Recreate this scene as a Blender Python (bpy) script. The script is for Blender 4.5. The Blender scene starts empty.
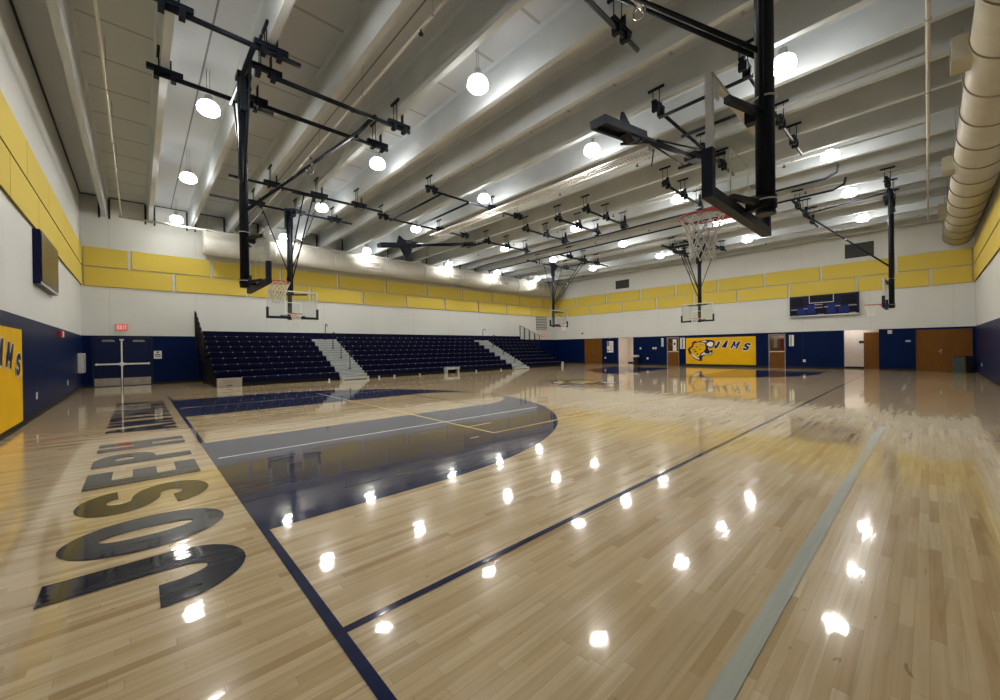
import bpy, bmesh, math, random
from mathutils import Vector, Matrix
from mathutils.geometry import tessellate_polygon
random.seed(7)
PI = math.pi
S = bpy.context.scene
COL = S.collection
# ------------------------------------------------------------------ room numbers (metres)
XB, YA, XC, YD = 30.09, 24.6, -1.76, -1.59      # far wall, bleacher wall, left wall, right wall
HB = 2.27                                       # top of the blue wainscot
ZDECK, ZSTEM = 8.4, 7.55
BX, SY = 0.784, 2.081                           # painted baseline and near sideline
CY = SY + 7.62
ORD = ['first', 'second', 'third', 'fourth', 'fifth', 'sixth', 'seventh', 'eighth', 'ninth', 'tenth', 'eleventh', 'twelfth']

# ------------------------------------------------------------------ materials
def new_mat(name):
    m = bpy.data.materials.new(name); m.use_nodes = True
    return m, m.node_tree.nodes, m.node_tree.links, m.node_tree.nodes['Principled BSDF']

def mat(name, col, rough=0.5, metal=0.0, var=0.06, scale=6.0, emit=None, estr=0.0, coat=0.0, bump=0.0, spec=None):
    m, N, L, b = new_mat(name)
    tc = N.new('ShaderNodeTexCoord'); nz = N.new('ShaderNodeTexNoise')
    nz.inputs['Scale'].default_value = scale; nz.inputs['Detail'].default_value = 4
    L.new(tc.outputs['Object'], nz.inputs['Vector'])
    rp = N.new('ShaderNodeValToRGB')
    rp.color_ramp.elements[0].position = 0.3; rp.color_ramp.elements[1].position = 0.7
    rp.color_ramp.elements[0].color = [c*(1-var) for c in col] + [1]
    rp.color_ramp.elements[1].color = [min(1, c*(1+var)) for c in col] + [1]
    L.new(nz.outputs['Fac'], rp.inputs['Fac']); L.new(rp.outputs['Color'], b.inputs['Base Color'])
    b.inputs['Roughness'].default_value = rough; b.inputs['Metallic'].default_value = metal
    b.inputs['Coat Weight'].default_value = coat
    b.inputs['Specular IOR Level'].default_value = spec if spec is not None else (0.5 if max(col) > .12 else 0.2)
    if bump:
        bp = N.new('ShaderNodeBump'); bp.inputs['Strength'].default_value = bump; bp.inputs['Distance'].default_value = 0.01
        L.new(nz.outputs['Fac'], bp.inputs['Height']); L.new(bp.outputs['Normal'], b.inputs['Normal'])
    if emit:
        b.inputs['Emission Color'].default_value = list(emit) + [1]; b.inputs['Emission Strength'].default_value = estr
    return m

class G:
    """tiny math-node builder"""
    def __init__(s, N, L): s.N, s.L = N, L
    def m(s, op, a, b=None, c=None):
        n = s.N.new('ShaderNodeMath'); n.operation = op
        for i, v in enumerate((a, b, c)):
            if v is None: continue
            if isinstance(v, (int, float)): n.inputs[i].default_value = v
            else: s.L.new(v, n.inputs[i])
        return n.outputs[0]
    def mix(s, f, a, b):
        n = s.N.new('ShaderNodeMix'); n.data_type = 'RGBA'
        for k, v in ((0, f), (6, a), (7, b)):
            if isinstance(v, (int, float)): n.inputs[k].default_value = v
            elif isinstance(v, (tuple, list)): n.inputs[k].default_value = list(v) + [1]
            else: s.L.new(v, n.inputs[k])
        return n.outputs[2]

BW, BL = 0.057, 0.78                            # floor board width and length
def boards(N, L, g):
    """board layout: strips along X, random stagger; returns row fraction, end fraction, two random values"""
    tc = N.new('ShaderNodeTexCoord'); sp = N.new('ShaderNodeSeparateXYZ'); L.new(tc.outputs['Object'], sp.inputs[0])
    ry = g.m('DIVIDE', sp.outputs[1], BW); row = g.m('FLOOR', ry)
    w1 = N.new('ShaderNodeTexWhiteNoise'); w1.noise_dimensions = '1D'; L.new(row, w1.inputs['W'])
    ln = g.m('ADD', 0.7, g.m('MULTIPLY', w1.outputs['Value'], 0.7))
    xs = g.m('ADD', g.m('DIVIDE', sp.outputs[0], g.m('MULTIPLY', ln, BL)), g.m('MULTIPLY', w1.outputs['Value'], 9.0)); colx = g.m('FLOOR', xs)
    cb = N.new('ShaderNodeCombineXYZ'); L.new(row, cb.inputs[0]); L.new(colx, cb.inputs[1])
    w2 = N.new('ShaderNodeTexWhiteNoise'); w2.noise_dimensions = '2D'; L.new(cb.outputs[0], w2.inputs['Vector'])
    return tc, g.m('FRACT', ry), g.m('FRACT', xs), w2

def coat_floor(N, L, b, g, w2, tilt=0.004, ior=1.35, base=0.04):
    """varnish: each board lies a hair out of level, plus fine ripple, so highlights break up along the boards"""
    tc = N.new('ShaderNodeTexCoord'); mp = N.new('ShaderNodeMapping'); mp.inputs['Scale'].default_value = (2.2, 40.0, 1.0)
    nz = N.new('ShaderNodeTexNoise'); nz.inputs['Scale'].default_value = 1.0; nz.inputs['Detail'].default_value = 2
    L.new(tc.outputs['Object'], mp.inputs['Vector']); L.new(mp.outputs['Vector'], nz.inputs['Vector'])
    def off(src, k):
        n = N.new('ShaderNodeVectorMath'); n.operation = 'SUBTRACT'; L.new(src, n.inputs[0]); n.inputs[1].default_value = (.5, .5, .5)
        q = N.new('ShaderNodeVectorMath'); q.operation = 'MULTIPLY'; L.new(n.outputs[0], q.inputs[0]); q.inputs[1].default_value = (k, k, 0); return q.outputs[0]
    a = N.new('ShaderNodeVectorMath'); a.operation = 'ADD'; L.new(off(w2.outputs['Color'], tilt*2), a.inputs[0]); L.new(off(nz.outputs['Color'], tilt*5), a.inputs[1])
    c = N.new('ShaderNodeVectorMath'); c.operation = 'ADD'; L.new(a.outputs[0], c.inputs[0]); c.inputs[1].default_value = (0, 0, 1)
    d = N.new('ShaderNodeVectorMath'); d.operation = 'NORMALIZE'; L.new(c.outputs[0], d.inputs[0])
    L.new(d.outputs[0], b.inputs['Coat Normal'])
    b.inputs['Coat Weight'].default_value = 1.0; b.inputs['Coat Roughness'].default_value = 0.045
    b.inputs['Coat IOR'].default_value = ior
    b.inputs['Specular IOR Level'].default_value = base

def streak(N, L, g, tc, sc, lo, hi, amt):
    mp = N.new('ShaderNodeMapping'); mp.inputs['Scale'].default_value = sc; L.new(tc.outputs['Object'], mp.inputs['Vector'])
    nz = N.new('ShaderNodeTexNoise'); nz.inputs['Scale'].default_value = 1.0; nz.inputs['Detail'].default_value = 5; nz.inputs['Distortion'].default_value = 0.6
    L.new(mp.outputs['Vector'], nz.inputs['Vector'])
    mr = N.new('ShaderNodeMapRange'); mr.inputs[1].default_value = lo; mr.inputs[2].default_value = hi; mr.inputs[3].default_value = 0.0; mr.inputs[4].default_value = amt
    L.new(nz.outputs['Fac'], mr.inputs[0]); return mr.outputs[0]

def floor_material():
    m, N, L, b = new_mat('maple_floor'); g = G(N, L)
    tc, fy, fx, w2 = boards(N, L, g)
    rp = N.new('ShaderNodeValToRGB'); cr = rp.color_ramp
    cr.elements[0].position = 0.0; cr.elements[0].color = (0.50, 0.345, 0.175, 1)
    cr.elements[1].position = 1.0; cr.elements[1].color = (0.80, 0.655, 0.42, 1)
    for p_, c_ in ((0.05, (0.60, 0.44, 0.24, 1)), (0.3, (0.68, 0.52, 0.305, 1)), (0.7, (0.73, 0.58, 0.35, 1))):
        e = cr.elements.new(p_); e.color = c_
    L.new(w2.outputs['Value'], rp.inputs['Fac'])
    c1 = g.mix(streak(N, L, g, tc, (1.3, 34, 1), .42, .72, .38), rp.outputs['Color'], (0.42, 0.28, 0.14))
    c1 = g.mix(streak(N, L, g, tc, (0.8, 13, 1), .60, .70, .45), c1, (0.36, 0.22, 0.10))
    c1 = g.mix(streak(N, L, g, tc, (5, 22, 1), .70, .76, .75), c1, (0.20, 0.11, 0.05))
    c2 = g.mix(streak(N, L, g, tc, (.45, .45, 1), .42, .75, .22), c1, (0.56, 0.38, 0.15))
    j = g.m('MAXIMUM', g.m('LESS_THAN', fy, 0.03), g.m('LESS_THAN', fx, 0.004))
    c3 = g.mix(g.m('MULTIPLY', j, 0.35), c2, (0.25, 0.15, 0.07))
    L.new(c3, b.inputs['Base Color']); b.inputs['Roughness'].default_value = 0.2
    coat_floor(N, L, b, g, w2, ior=1.40, base=0.07)
    return m

def paint_material(name, col, see=0.12):
    """floor paint under the same varnish, the boards just showing through"""
    m, N, L, b = new_mat(name); g = G(N, L)
    tc, fy, fx, w2 = boards(N, L, g)
    f = g.m('ADD', g.m('MULTIPLY', w2.outputs['Value'], .5), streak(N, L, g, tc, (1.4, 20, 1), .3, .7, .5))
    c = g.mix(f, [x*(1-see) for x in col], [min(1, x*(1+see)+0.002) for x in col])
    L.new(c, b.inputs['Base Color']); b.inputs['Roughness'].default_value = 0.4
    coat_floor(N, L, b, g, w2)
    return m

def wall_material():
    m, N, L, b = new_mat('painted_wall'); g = G(N, L)
    tc = N.new('ShaderNodeTexCoord'); sp = N.new('ShaderNodeSeparateXYZ'); L.new(tc.outputs['Object'], sp.inputs[0])
    X, Y, Z = sp.outputs
    nz = N.new('ShaderNodeTexNoise'); nz.inputs['Scale'].default_value = 0.7; nz.inputs['Detail'].default_value = 4; L.new(tc.outputs['Object'], nz.inputs['Vector'])
    white = g.mix(nz.outputs['Fac'], (0.58, 0.595, 0.575), (0.65, 0.665, 0.645))
    blue = g.mix(nz.outputs['Fac'], (0.0004, 0.0065, 0.042), (0.0012, 0.0095, 0.056))
    # precast panel joints every 3.05 m
    jx = g.m('LESS_THAN', g.m('FRACT', g.m('DIVIDE', g.m('ADD', X, 0.9), 3.05)), 0.006)
    jy = g.m('LESS_THAN', g.m('FRACT', g.m('DIVIDE', g.m('ADD', Y, 0.9), 3.05)), 0.006)
    ge = N.new('ShaderNodeNewGeometry'); sn = N.new('ShaderNodeSeparateXYZ'); L.new(ge.outputs['Normal'], sn.inputs[0])
    facex = g.m('GREATER_THAN', g.m('ABSOLUTE', sn.outputs[0]), 0.5)
    j = g.m('ADD', g.m('MULTIPLY', jy, facex), g.m('MULTIPLY', jx, g.m('SUBTRACT', 1.0, facex)))
    c = g.mix(g.m('LESS_THAN', Z, HB), white, blue)
    c = g.mix(g.m('MULTIPLY', j, 0.22), c, (0.1, 0.1, 0.1))
    L.new(c, b.inputs['Base Color']); 
    r = g.m('SUBTRACT', 0.6, g.m('MULTIPLY', g.m('LESS_THAN', Z, HB), 0.22)); L.new(r, b.inputs['Roughness'])
    b.inputs['Specular IOR Level'].default_value = 0.09
    return m

def ceiling_material():
    m, N, L, b = new_mat('painted_concrete_deck'); g = G(N, L)
    tc = N.new('ShaderNodeTexCoord'); sp = N.new('ShaderNodeSeparateXYZ'); L.new(tc.outputs['Object'], sp.inputs[0])
    X, Y, Z = sp.outputs
    nz = N.new('ShaderNodeTexNoise'); nz.inputs['Scale'].default_value = 0.6; nz.inputs['Detail'].default_value = 5; L.new(tc.outputs['Object'], nz.inputs['Vector'])
    base = g.mix(nz.outputs['Fac'], (0.50, 0.535, 0.57), (0.57, 0.605, 0.64))
    tee = g.m('FRACT', g.m('DIVIDE', g.m('ADD', X, 1.015), 3.03))
    seam = g.m('MULTIPLY', g.m('LESS_THAN', tee, 0.5), g.m('LESS_THAN', g.m('FRACT', g.m('DIVIDE', g.m('ADD', Y, 0.47), 1.5)), 0.05))
    joint = g.m('LESS_THAN', g.m('ABSOLUTE', g.m('SUBTRACT', tee, 0.75)), 0.006)
    c = g.mix(g.m('MULTIPLY', seam, 0.45), base, (0.13, 0.12, 0.10))
    c = g.mix(g.m('MULTIPLY', joint, 0.75), c, (0.05, 0.05, 0.05))
    L.new(c, b.inputs['Base Color']); b.inputs['Roughness'].default_value = 0.7
    return m

def wood_door_material():
    m, N, L, b = new_mat('oak_door_veneer'); g = G(N, L)
    tc = N.new('ShaderNodeTexCoord'); mp = N.new('ShaderNodeMapping'); mp.inputs['Scale'].default_value = (9, 9, 0.7)
    L.new(tc.outputs['Object'], mp.inputs['Vector'])
    nz = N.new('ShaderNodeTexNoise'); nz.inputs['Scale'].default_value = 1.5; nz.inputs['Detail'].default_value = 5; nz.inputs['Distortion'].default_value = 1.0
    L.new(mp.outputs['Vector'], nz.inputs['Vector'])
    L.new(g.mix(nz.outputs['Fac'], (0.105, 0.040, 0.006), (0.19, 0.080, 0.014)), b.inputs['Base Color'])
    b.inputs['Roughness'].default_value = 0.4; b.inputs['Specular IOR Level'].default_value = 0.15
    return m

def glass_material(name, tint, gloss=0.10, rough=0.03):
    m = bpy.data.materials.new(name); m.use_nodes = True; N, L = m.node_tree.nodes, m.node_tree.links
    N.clear(); o = N.new('ShaderNodeOutputMaterial'); t = N.new('ShaderNodeBsdfTransparent'); q = N.new('ShaderNodeBsdfGlossy'); x = N.new('ShaderNodeMixShader')
    t.inputs[0].default_value = list(tint) + [1]; q.inputs['Color'].default_value = (0.9, 0.93, 0.92, 1); q.inputs['Roughness'].default_value = rough
    nz = N.new('ShaderNodeTexNoise'); nz.inputs['Scale'].default_value = 3.0
    mr = N.new('ShaderNodeMapRange'); mr.inputs[3].default_value = gloss*0.7; mr.inputs[4].default_value = gloss*1.3
    L.new(nz.outputs['Fac'], mr.inputs[0]); L.new(mr.outputs[0], x.inputs[0])
    L.new(t.outputs[0], x.inputs[1]); L.new(q.outputs[0], x.inputs[2]); L.new(x.outputs[0], o.inputs[0])
    return m

def lamp_material():
    """prismatic refractor: brightest at the bottom, fading to the top"""
    m, N, L, b = new_mat('glowing_refractor'); g = G(N, L)
    tc = N.new('ShaderNodeTexCoord'); sp = N.new('ShaderNodeSeparateXYZ'); L.new(tc.outputs['Object'], sp.inputs[0])
    mr = N.new('ShaderNodeMapRange'); mr.inputs[1].default_value = -.12; mr.inputs[2].default_value = .12; mr.inputs[3].default_value = 1; mr.inputs[4].default_value = 0
    L.new(sp.outputs[2], mr.inputs[0]); e = g.m('ADD', g.m('MULTIPLY', g.m('POWER', mr.outputs[0], 3.0), LAMP_E*.965), LAMP_E*.035); L.new(e, b.inputs['Emission Strength'])
    b.inputs['Emission Color'].default_value = (1.0, 0.97, 0.91, 1); b.inputs['Base Color'].default_value = (.9, .9, .9, 1)
    return m
LAMP_E = 186
M = {
 'floor': floor_material(), 'wall': wall_material(), 'deck': ceiling_material(), 'oak': wood_door_material(),
 'beam': mat('painted_concrete_stem', (0.53, 0.57, 0.60), 0.65, var=0.07, scale=1.2),
 'navy_paint': paint_material('navy_floor_paint', (0.0010, 0.0085, 0.062), .35),
 'letter_paint': paint_material('dark_letter_paint', (0.0015, 0.004, 0.022), 0.4),
 'white_paint': paint_material('white_floor_paint', (0.78, 0.78, 0.76)),
 'grey_paint': paint_material('pale_grey_floor_paint', (0.50, 0.53, 0.47)),
 'yellow_paint': paint_material('yellow_floor_paint', (0.78, 0.64, 0.24)),
 'tan_paint': paint_material('tan_floor_paint', (0.80, 0.56, 0.16)),
 'yellow': mat('yellow_fabric_panel', (0.60, 0.465, 0.075), 0.85, var=0.05, scale=40),
 'yellow_edge_shade': mat('panel_edge_shade', (0.16, 0.11, 0.025), 0.9),
 'navy_steel': mat('navy_black_steel', (0.006, 0.009, 0.017), 0.42, var=0.15, scale=8),
 'black': mat('black_rubber', (0.012, 0.012, 0.014), 0.5),
 'pad': mat('navy_padding', (0.010, 0.016, 0.032), 0.55, var=0.1, scale=30),
 'chrome': mat('bright_steel', (0.62, 0.62, 0.62), 0.25, 1.0),
 'kick': mat('brushed_steel', (0.55, 0.54, 0.50), 0.35, 1.0, var=0.15, scale=3),
 'alu': mat('aluminium_edge', (0.55, 0.56, 0.57), 0.4, 0.6),
 'white': mat('white_enamel', (0.72, 0.72, 0.70), 0.4),
 'offwhite': mat('offwhite_paint', (0.55, 0.53, 0.47), 0.5),
 'ductpaint': mat('cream_duct_paint', (0.385, 0.355, 0.27), 0.5, var=0.06, scale=3),
 'duct_white': mat('white_duct_paint', (0.56, 0.55, 0.50), 0.45, var=0.06, scale=3),
 'ductband': mat('duct_band', (0.22, 0.19, 0.13), 0.5),
 'grey': mat('grey_panel', (0.25, 0.26, 0.26), 0.5),
 'step': mat('grey_aisle_step', (0.33, 0.35, 0.35), 0.5, var=0.1, scale=5),
 'lightgrey': mat('light_grey_plastic', (0.50, 0.51, 0.50), 0.45),
 'darkgrey': mat('dark_louver', (0.035, 0.036, 0.036), 0.5),
 'vent_slat': mat('vent_slat', (0.05, 0.05, 0.048), 0.5),
 'seat': mat('navy_seat_plastic', (0.0008, 0.0018, 0.021), 0.4, var=0.2, scale=4, spec=.10),
 'bracket': mat('seat_bracket', (0.55, 0.56, 0.62), 0.35), 'seat_glint': mat('seat_edge_glint', (0.05, 0.05, 0.09), 0.4),
 'red': mat('orange_red_rim', (0.50, 0.035, 0.02), 0.4),
 'redplastic': mat('red_plastic', (0.45, 0.02, 0.02), 0.4),
 'netting': mat('white_net_cord', (0.80, 0.79, 0.76), 0.8),
 'lamp': lamp_material(),
 'navy_banner': mat('navy_print', (0.012, 0.014, 0.05), 0.5),
 'yellow_banner': mat('gold_vinyl', (0.72, 0.42, 0.003), 0.5, var=0.05, scale=2, spec=.15),
 'white_banner': mat('white_print', (0.75, 0.75, 0.72), 0.5),
 'navy_door': mat('navy_door_paint', (0.006, 0.012, 0.05), 0.35),
 'sb_body': mat('navy_scoreboard', (0.004, 0.007, 0.04), 0.4, spec=.15),
 'sb_blue': mat('blue_scoreboard_panel', (0.010, 0.02, 0.15), 0.4, spec=.15),
 'sb_dark': mat('dark_display_window', (0.004, 0.004, 0.012), 0.3, spec=.12),
 'sb_reflection': mat('cover_reflection_brown', (0.06, 0.047, 0.03), 0.3, spec=.15, var=.3, scale=2),  # brown base stands in for the grazing reflection on the cover
 'hall': mat('corridor_wall_paint', (0.66, 0.60, 0.55), 0.6),
 'hallfloor': mat('corridor_floor', (0.35, 0.30, 0.26), 0.3),
 'exit': mat('exit_face', (0.62, 0.16, 0.15), 0.4, emit=(1.0, 0.16, 0.14), estr=0.16),
 'exit_letter': mat('exit_letters', (0.9, 0.55, 0.5), 0.4, emit=(1.0, 0.45, 0.4), estr=0.5),
 'paper': mat('paper', (0.72, 0.72, 0.70), 0.7),
 'ink': mat('ink', (0.04, 0.04, 0.06), 0.7),
 'photo': mat('printed_picture', (0.30, 0.14, 0.09), 0.6, var=0.6, scale=9),
 'green': mat('green_print', (0.18, 0.27, 0.16), 0.6, var=0.4, scale=12),
 'binplastic': mat('grey_green_bin', (0.06, 0.085, 0.08), 0.45),
 'blackbag': mat('black_bin_bag', (0.008, 0.008, 0.012), 0.3, bump=0.4, scale=18),
 'board_glass': glass_material('backboard_glass', (0.93, 0.945, 0.94), 0.07),
 'pane': glass_material('door_pane', (0.75, 0.80, 0.80), 0.14),
 'hall_lamp_dim': mat('dim_corridor_lamp', (0.9, 0.9, 0.9), 0.5, emit=(1, 0.95, 0.9), estr=15),
 'hall_lamp': mat('corridor_lamp', (0.9, 0.9, 0.9), 0.5, emit=(1, 0.93, 0.85), estr=30),
}

# ------------------------------------------------------------------ mesh helpers
class MB:
    def __init__(s, o=(0, 0, 0)): s.bm = bmesh.new(); s.o = Vector(o)
    def V(s, p): return s.bm.verts.new(Vector(p) - s.o)
    def face(s, pts, mi=0):
        try: f = s.bm.faces.new([s.V(p) for p in pts])
        except ValueError: return
        f.material_index = mi; return f
    def box(s, a, b, mi=0, bev=0.0):
        x0, y0, z0 = [min(a[i], b[i]) for i in range(3)]; x1, y1, z1 = [max(a[i], b[i]) for i in range(3)]
        v = [s.V(p) for p in ((x0,y0,z0),(x1,y0,z0),(x1,y1,z0),(x0,y1,z0),(x0,y0,z1),(x1,y0,z1),(x1,y1,z1),(x0,y1,z1))]
        fs = []
        for q in ((0,3,2,1),(4,5,6,7),(0,1,5,4),(1,2,6,5),(2,3,7,6),(3,0,4,7)):
            f = s.bm.faces.new([v[i] for i in q]); f.material_index = mi; fs.append(f)
        if bev:
            es = list({e for f in fs for e in f.edges})
            bmesh.ops.bevel(s.bm, geom=es, offset=bev, segments=2, affect='EDGES', profile=0.5)
    def obox(s, c, ax, ay, az, mi=0):
        """oriented box: centre and three half-axis vectors"""
        c, ax, ay, az = Vector(c), Vector(ax), Vector(ay), Vector(az)
        v = [s.V(c + i*ax + j*ay + k*az) for k in (-1, 1) for i, j in ((-1,-1),(1,-1),(1,1),(-1,1))]
        for q in ((0,3,2,1),(4,5,6,7),(0,1,5,4),(1,2,6,5),(2,3,7,6),(3,0,4,7)):
            s.bm.faces.new([v[i] for i in q]).material_index = mi
    def bar(s, p0, p1, w, h, mi=0, up=(0, 0, 1)):
        p0, p1 = Vector(p0), Vector(p1); d = p1 - p0
        if d.length < 1e-6: return
        u = Vector(up); t = d.normalized()
        if abs(t.dot(u)) > 0.98: u = Vector((1, 0, 0))
        sx = t.cross(u).normalized(); sz = sx.cross(t)
        s.obox((p0+p1)/2, d/2, sx*w/2, sz*h/2, mi)
    def tube(s, pts, r, n=10, mi=0, closed=False, cap=True):
        pts = [Vector(p) for p in pts]; k = len(pts); rings = []
        rr = r if isinstance(r, (list, tuple)) else [r]*k
        ref = None
        for i, p in enumerate(pts):
            a = pts[(i-1) % k] if (closed or i > 0) else p; c = pts[(i+1) % k] if (closed or i < k-1) else p
            t = (c - a).normalized()
            if ref is None: ref = Vector((0, 0, 1)) if abs(t.z) < 0.9 else Vector((1, 0, 0))
            u = t.cross(ref)
            if u.length < 1e-4: u = t.cross(Vector((0.3, 1, 0.2)))
            u.normalize(); w = u.cross(t).normalized(); ref = w if abs(t.dot(w)) < 0.9 else ref
            rings.append([s.V(p + rr[i]*(math.cos(2*PI*j/n)*u + math.sin(2*PI*j/n)*w)) for j in range(n)])
        for i in range(k if closed else k-1):
            A, B = rings[i], rings[(i+1) % k]
            for j in range(n):
                f = s.bm.faces.new((A[j], A[(j+1) % n], B[(j+1) % n], B[j])); f.smooth = n > 5; f.material_index = mi
        if cap and not closed:
            for q in (rings[0], rings[-1]):
                try: s.bm.faces.new(q).material_index = mi
                except ValueError: pass
    def lathe(s, prof, c, n=20, mi=0):
        c = Vector(c); rings = []
        for r, z in prof:
            rings.append([s.V(c + Vector((r*math.cos(2*PI*j/n), r*math.sin(2*PI*j/n), z))) for j in range(n)])
        for A, B in zip(rings, rings[1:]):
            for j in range(n):
                f = s.bm.faces.new((A[j], A[(j+1) % n], B[(j+1) % n], B[j])); f.smooth = True; f.material_index = mi
        for q in (rings[0], rings[-1]): s.bm.faces.new(q).material_index = mi
    def prism(s, pts2, fn, t0, t1, mi=0):
        """extrude a 2-D outline; fn(u, v, t) -> 3-D point"""
        a = [s.V(fn(u, v, t0)) for u, v in pts2]; b = [s.V(fn(u, v, t1)) for u, v in pts2]; n = len(a)
        for q in (a, b):
            try: s.bm.faces.new(q).material_index = mi
            except ValueError: pass
        for i in range(n): s.bm.faces.new((a[i], a[(i+1) % n], b[(i+1) % n], b[i])).material_index = mi
    def build(s, name, mats, parent=None, tri=False):
        if tri: bmesh.ops.triangulate(s.bm, faces=s.bm.faces[:])
        bmesh.ops.recalc_face_normals(s.bm, faces=s.bm.faces[:])
        me = bpy.data.meshes.new(name); s.bm.to_mesh(me); s.bm.free()
        for k in (mats if isinstance(mats, (list, tuple)) else [mats]): me.materials.append(M[k])
        o = bpy.data.objects.new(name, me); COL.objects.link(o)
        if parent is not None: o.parent = parent
        else: o.location = s.o
        return o

def tag(o, label=None, cat=None, group=None, kind=None):
    if label: o['label'] = label
    if cat: o['category'] = cat
    if group: o['group'] = group
    if kind: o['kind'] = kind
    return o
def thing(name, label, cat, loc, group=None):
    o = bpy.data.objects.new(name, None); o.empty_display_size = 0.1; o.location = loc; COL.objects.link(o)
    return tag(o, label, cat, group)
def struct(o, label, cat): return tag(o, label, cat, None, 'structure')

# ------------------------------------------------------------------ room shell
fm = MB(); fm.box((XC, YD, -0.2), (XB + 4.5, YA, 0.0)); floor = fm.build('floor', 'floor')
struct(floor, 'glossy maple gym floor with painted court lines', 'floor')

def wall_y(name, x0, x1, openings, label):
    """wall in the Y-Z plane between x0 and x1; openings are (ya, yb, ztop)"""
    mb = MB(); y = YD - 0.25; end = YA + 0.25
    for a, b, zt in sorted(openings):
        mb.box((x0, y, 0), (x1, a, ZDECK + 0.3)); mb.box((x0, a, zt), (x1, b, ZDECK + 0.3)); y = b
    mb.box((x0, y, 0), (x1, end, ZDECK + 0.3))
    return struct(mb.build(name, 'wall'), label, 'wall')
OPEN1 = (16.45, 17.94, HB); OPEN2 = (1.82, 3.29, HB)
D1 = (19.42, 21.29, HB); D2 = (12.72, 13.66, 2.18); D3 = (6.08, 7.0, 2.18); DD = (-1.49, 0.42, 2.17)
wall_y('wall_far', XB + .004, XB + 0.25, [OPEN1, OPEN2, D1, D2, D3, DD], 'far white wall with navy wainscot, doors and yellow banner')
wall_y('wall_left', XC - 0.25, XC - .004, [], 'left white wall with navy wainscot and scoreboard')
AD = (-1.42, 0.47, 2.2)
YW = YA + .004
mb = MB(); mb.box((XC, YW, 0), (AD[0], YA+0.25, ZDECK+.3)); mb.box((AD[0], YW, AD[2]), (AD[1], YA+.25, ZDECK+.3)); mb.box((AD[1], YW, 0), (XB, YA+.25, ZDECK+.3))
struct(mb.build('wall_back', 'wall'), 'white wall with navy wainscot behind the bleachers', 'wall')
mb = MB(); mb.box((XC, YD - 0.25, 0), (XB, YD - .004, ZDECK+.3))
struct(mb.build('wall_right', 'wall'), 'right white wall with navy wainscot below the round duct', 'wall')
mb = MB(); mb.box((XC - .2, YD - .2, ZDECK), (XB + .2, YA + .2, ZDECK + 0.25))
struct(mb.build('ceiling', 'deck'), 'painted precast concrete roof deck', 'ceiling')
for k in range(21):
    x = -1.015 + 1.515*k
    mb = MB()
    mb.prism([(-.07, ZSTEM), (.07, ZSTEM), (.105, ZDECK-.08), (.17, ZDECK+.02), (-.17, ZDECK+.02), (-.105, ZDECK-.08)], lambda u, v, t: (x+u, t, v), YD, YA)
    struct(mb.build('ceiling_beam', 'beam'), 'painted concrete roof stem, %s from the left wall' % (ORD[k] if k < 12 else 'number %d' % (k+1)), 'beam')
mb = MB()
for k in range(21):
    x = -1.015 + 1.515*k
    for s_ in (-1, 1): mb.box((x + s_*.16 - .035, YA - .03, ZSTEM - .1), (x + s_*.16 + .035, YA, ZDECK - .05))
struct(mb.build('trim_1', 'darkgrey'), 'dark joint strips beside the beam ends', 'trim')
for nm, bx in (('baseboard_left', ((XC, YD, 0), (XC+.02, YA, .12))), ('baseboard_right', ((XC, YD, 0), (XB, YD+.02, .12)))):
    mb = MB(); mb.box(*bx); struct(mb.build(nm, 'black'), 'black rubber base along the ' + nm.split('_')[1] + ' wall', 'baseboard')
mb = MB(); y = YD
for a, b, _ in sorted([OPEN1, OPEN2, D1, D2, D3, DD]):
    if a - y > .05: mb.box((XB-.02, y, 0), (XB, a, .12))
    y = b
mb.box((XB-.02, y, 0), (XB, YA, .12)); struct(mb.build('baseboard_far', 'black'), 'black rubber base along the far wall', 'baseboard')
mb = MB(); mb.box((XC, YA-.02, 0), (AD[0], YA, .12)); mb.box((AD[1], YA-.02, 0), (XB, YA, .12))
struct(mb.build('baseboard_back', 'black'), 'black rubber base along the bleacher wall', 'baseboard')
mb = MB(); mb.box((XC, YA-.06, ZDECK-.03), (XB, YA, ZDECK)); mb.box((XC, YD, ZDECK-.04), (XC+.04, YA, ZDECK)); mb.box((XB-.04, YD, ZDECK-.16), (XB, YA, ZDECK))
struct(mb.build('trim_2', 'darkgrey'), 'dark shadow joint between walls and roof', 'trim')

# corridors behind the two open doorways
def hall(idx, ya, yb, depth, lamp):
    mb = MB(); x0, x1 = XB + .25, XB + depth; h = 2.7
    mb.box((x0, ya-.1, 0), (x1, ya, h)); mb.box((x0, yb, 0), (x1, yb+.1, h)); mb.box((x1, ya-.1, 0), (x1+.1, yb+.1, h)); mb.box((x0, ya-.1, h), (x1+.1, yb+.1, h+.1))
    struct(mb.build('wall_corridor_%d' % idx, 'hall'), 'pale lit corridor wall seen through the %s open doorway' % ('left' if idx == 1 else 'right'), 'wall')
    mb = MB(); mb.box((x1-.02, ya, 0), (x1, yb, .1)); struct(mb.build('baseboard_corridor_%d' % idx, 'black'), 'dark base at the end of the %s corridor' % ('left' if idx == 1 else 'right'), 'baseboard')
    mb = MB(); mb.box((lamp[0]-.3, lamp[1]-.3, h-.05), (lamp[0]+.3, lamp[1]+.3, h-.01))
    o = mb.build('hidden_ceiling_light', 'hall_lamp' if idx == 1 else 'hall_lamp_dim'); tag(o, 'square ceiling light inside the %s corridor' % ('left' if idx == 1 else 'right'), 'light')
hall(1, 15.6, 18.6, 3.0, (XB+1.6, 16.6)); hall(2, 0.9, 3.8, 1.9, (XB+1.1, 3.0))

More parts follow.
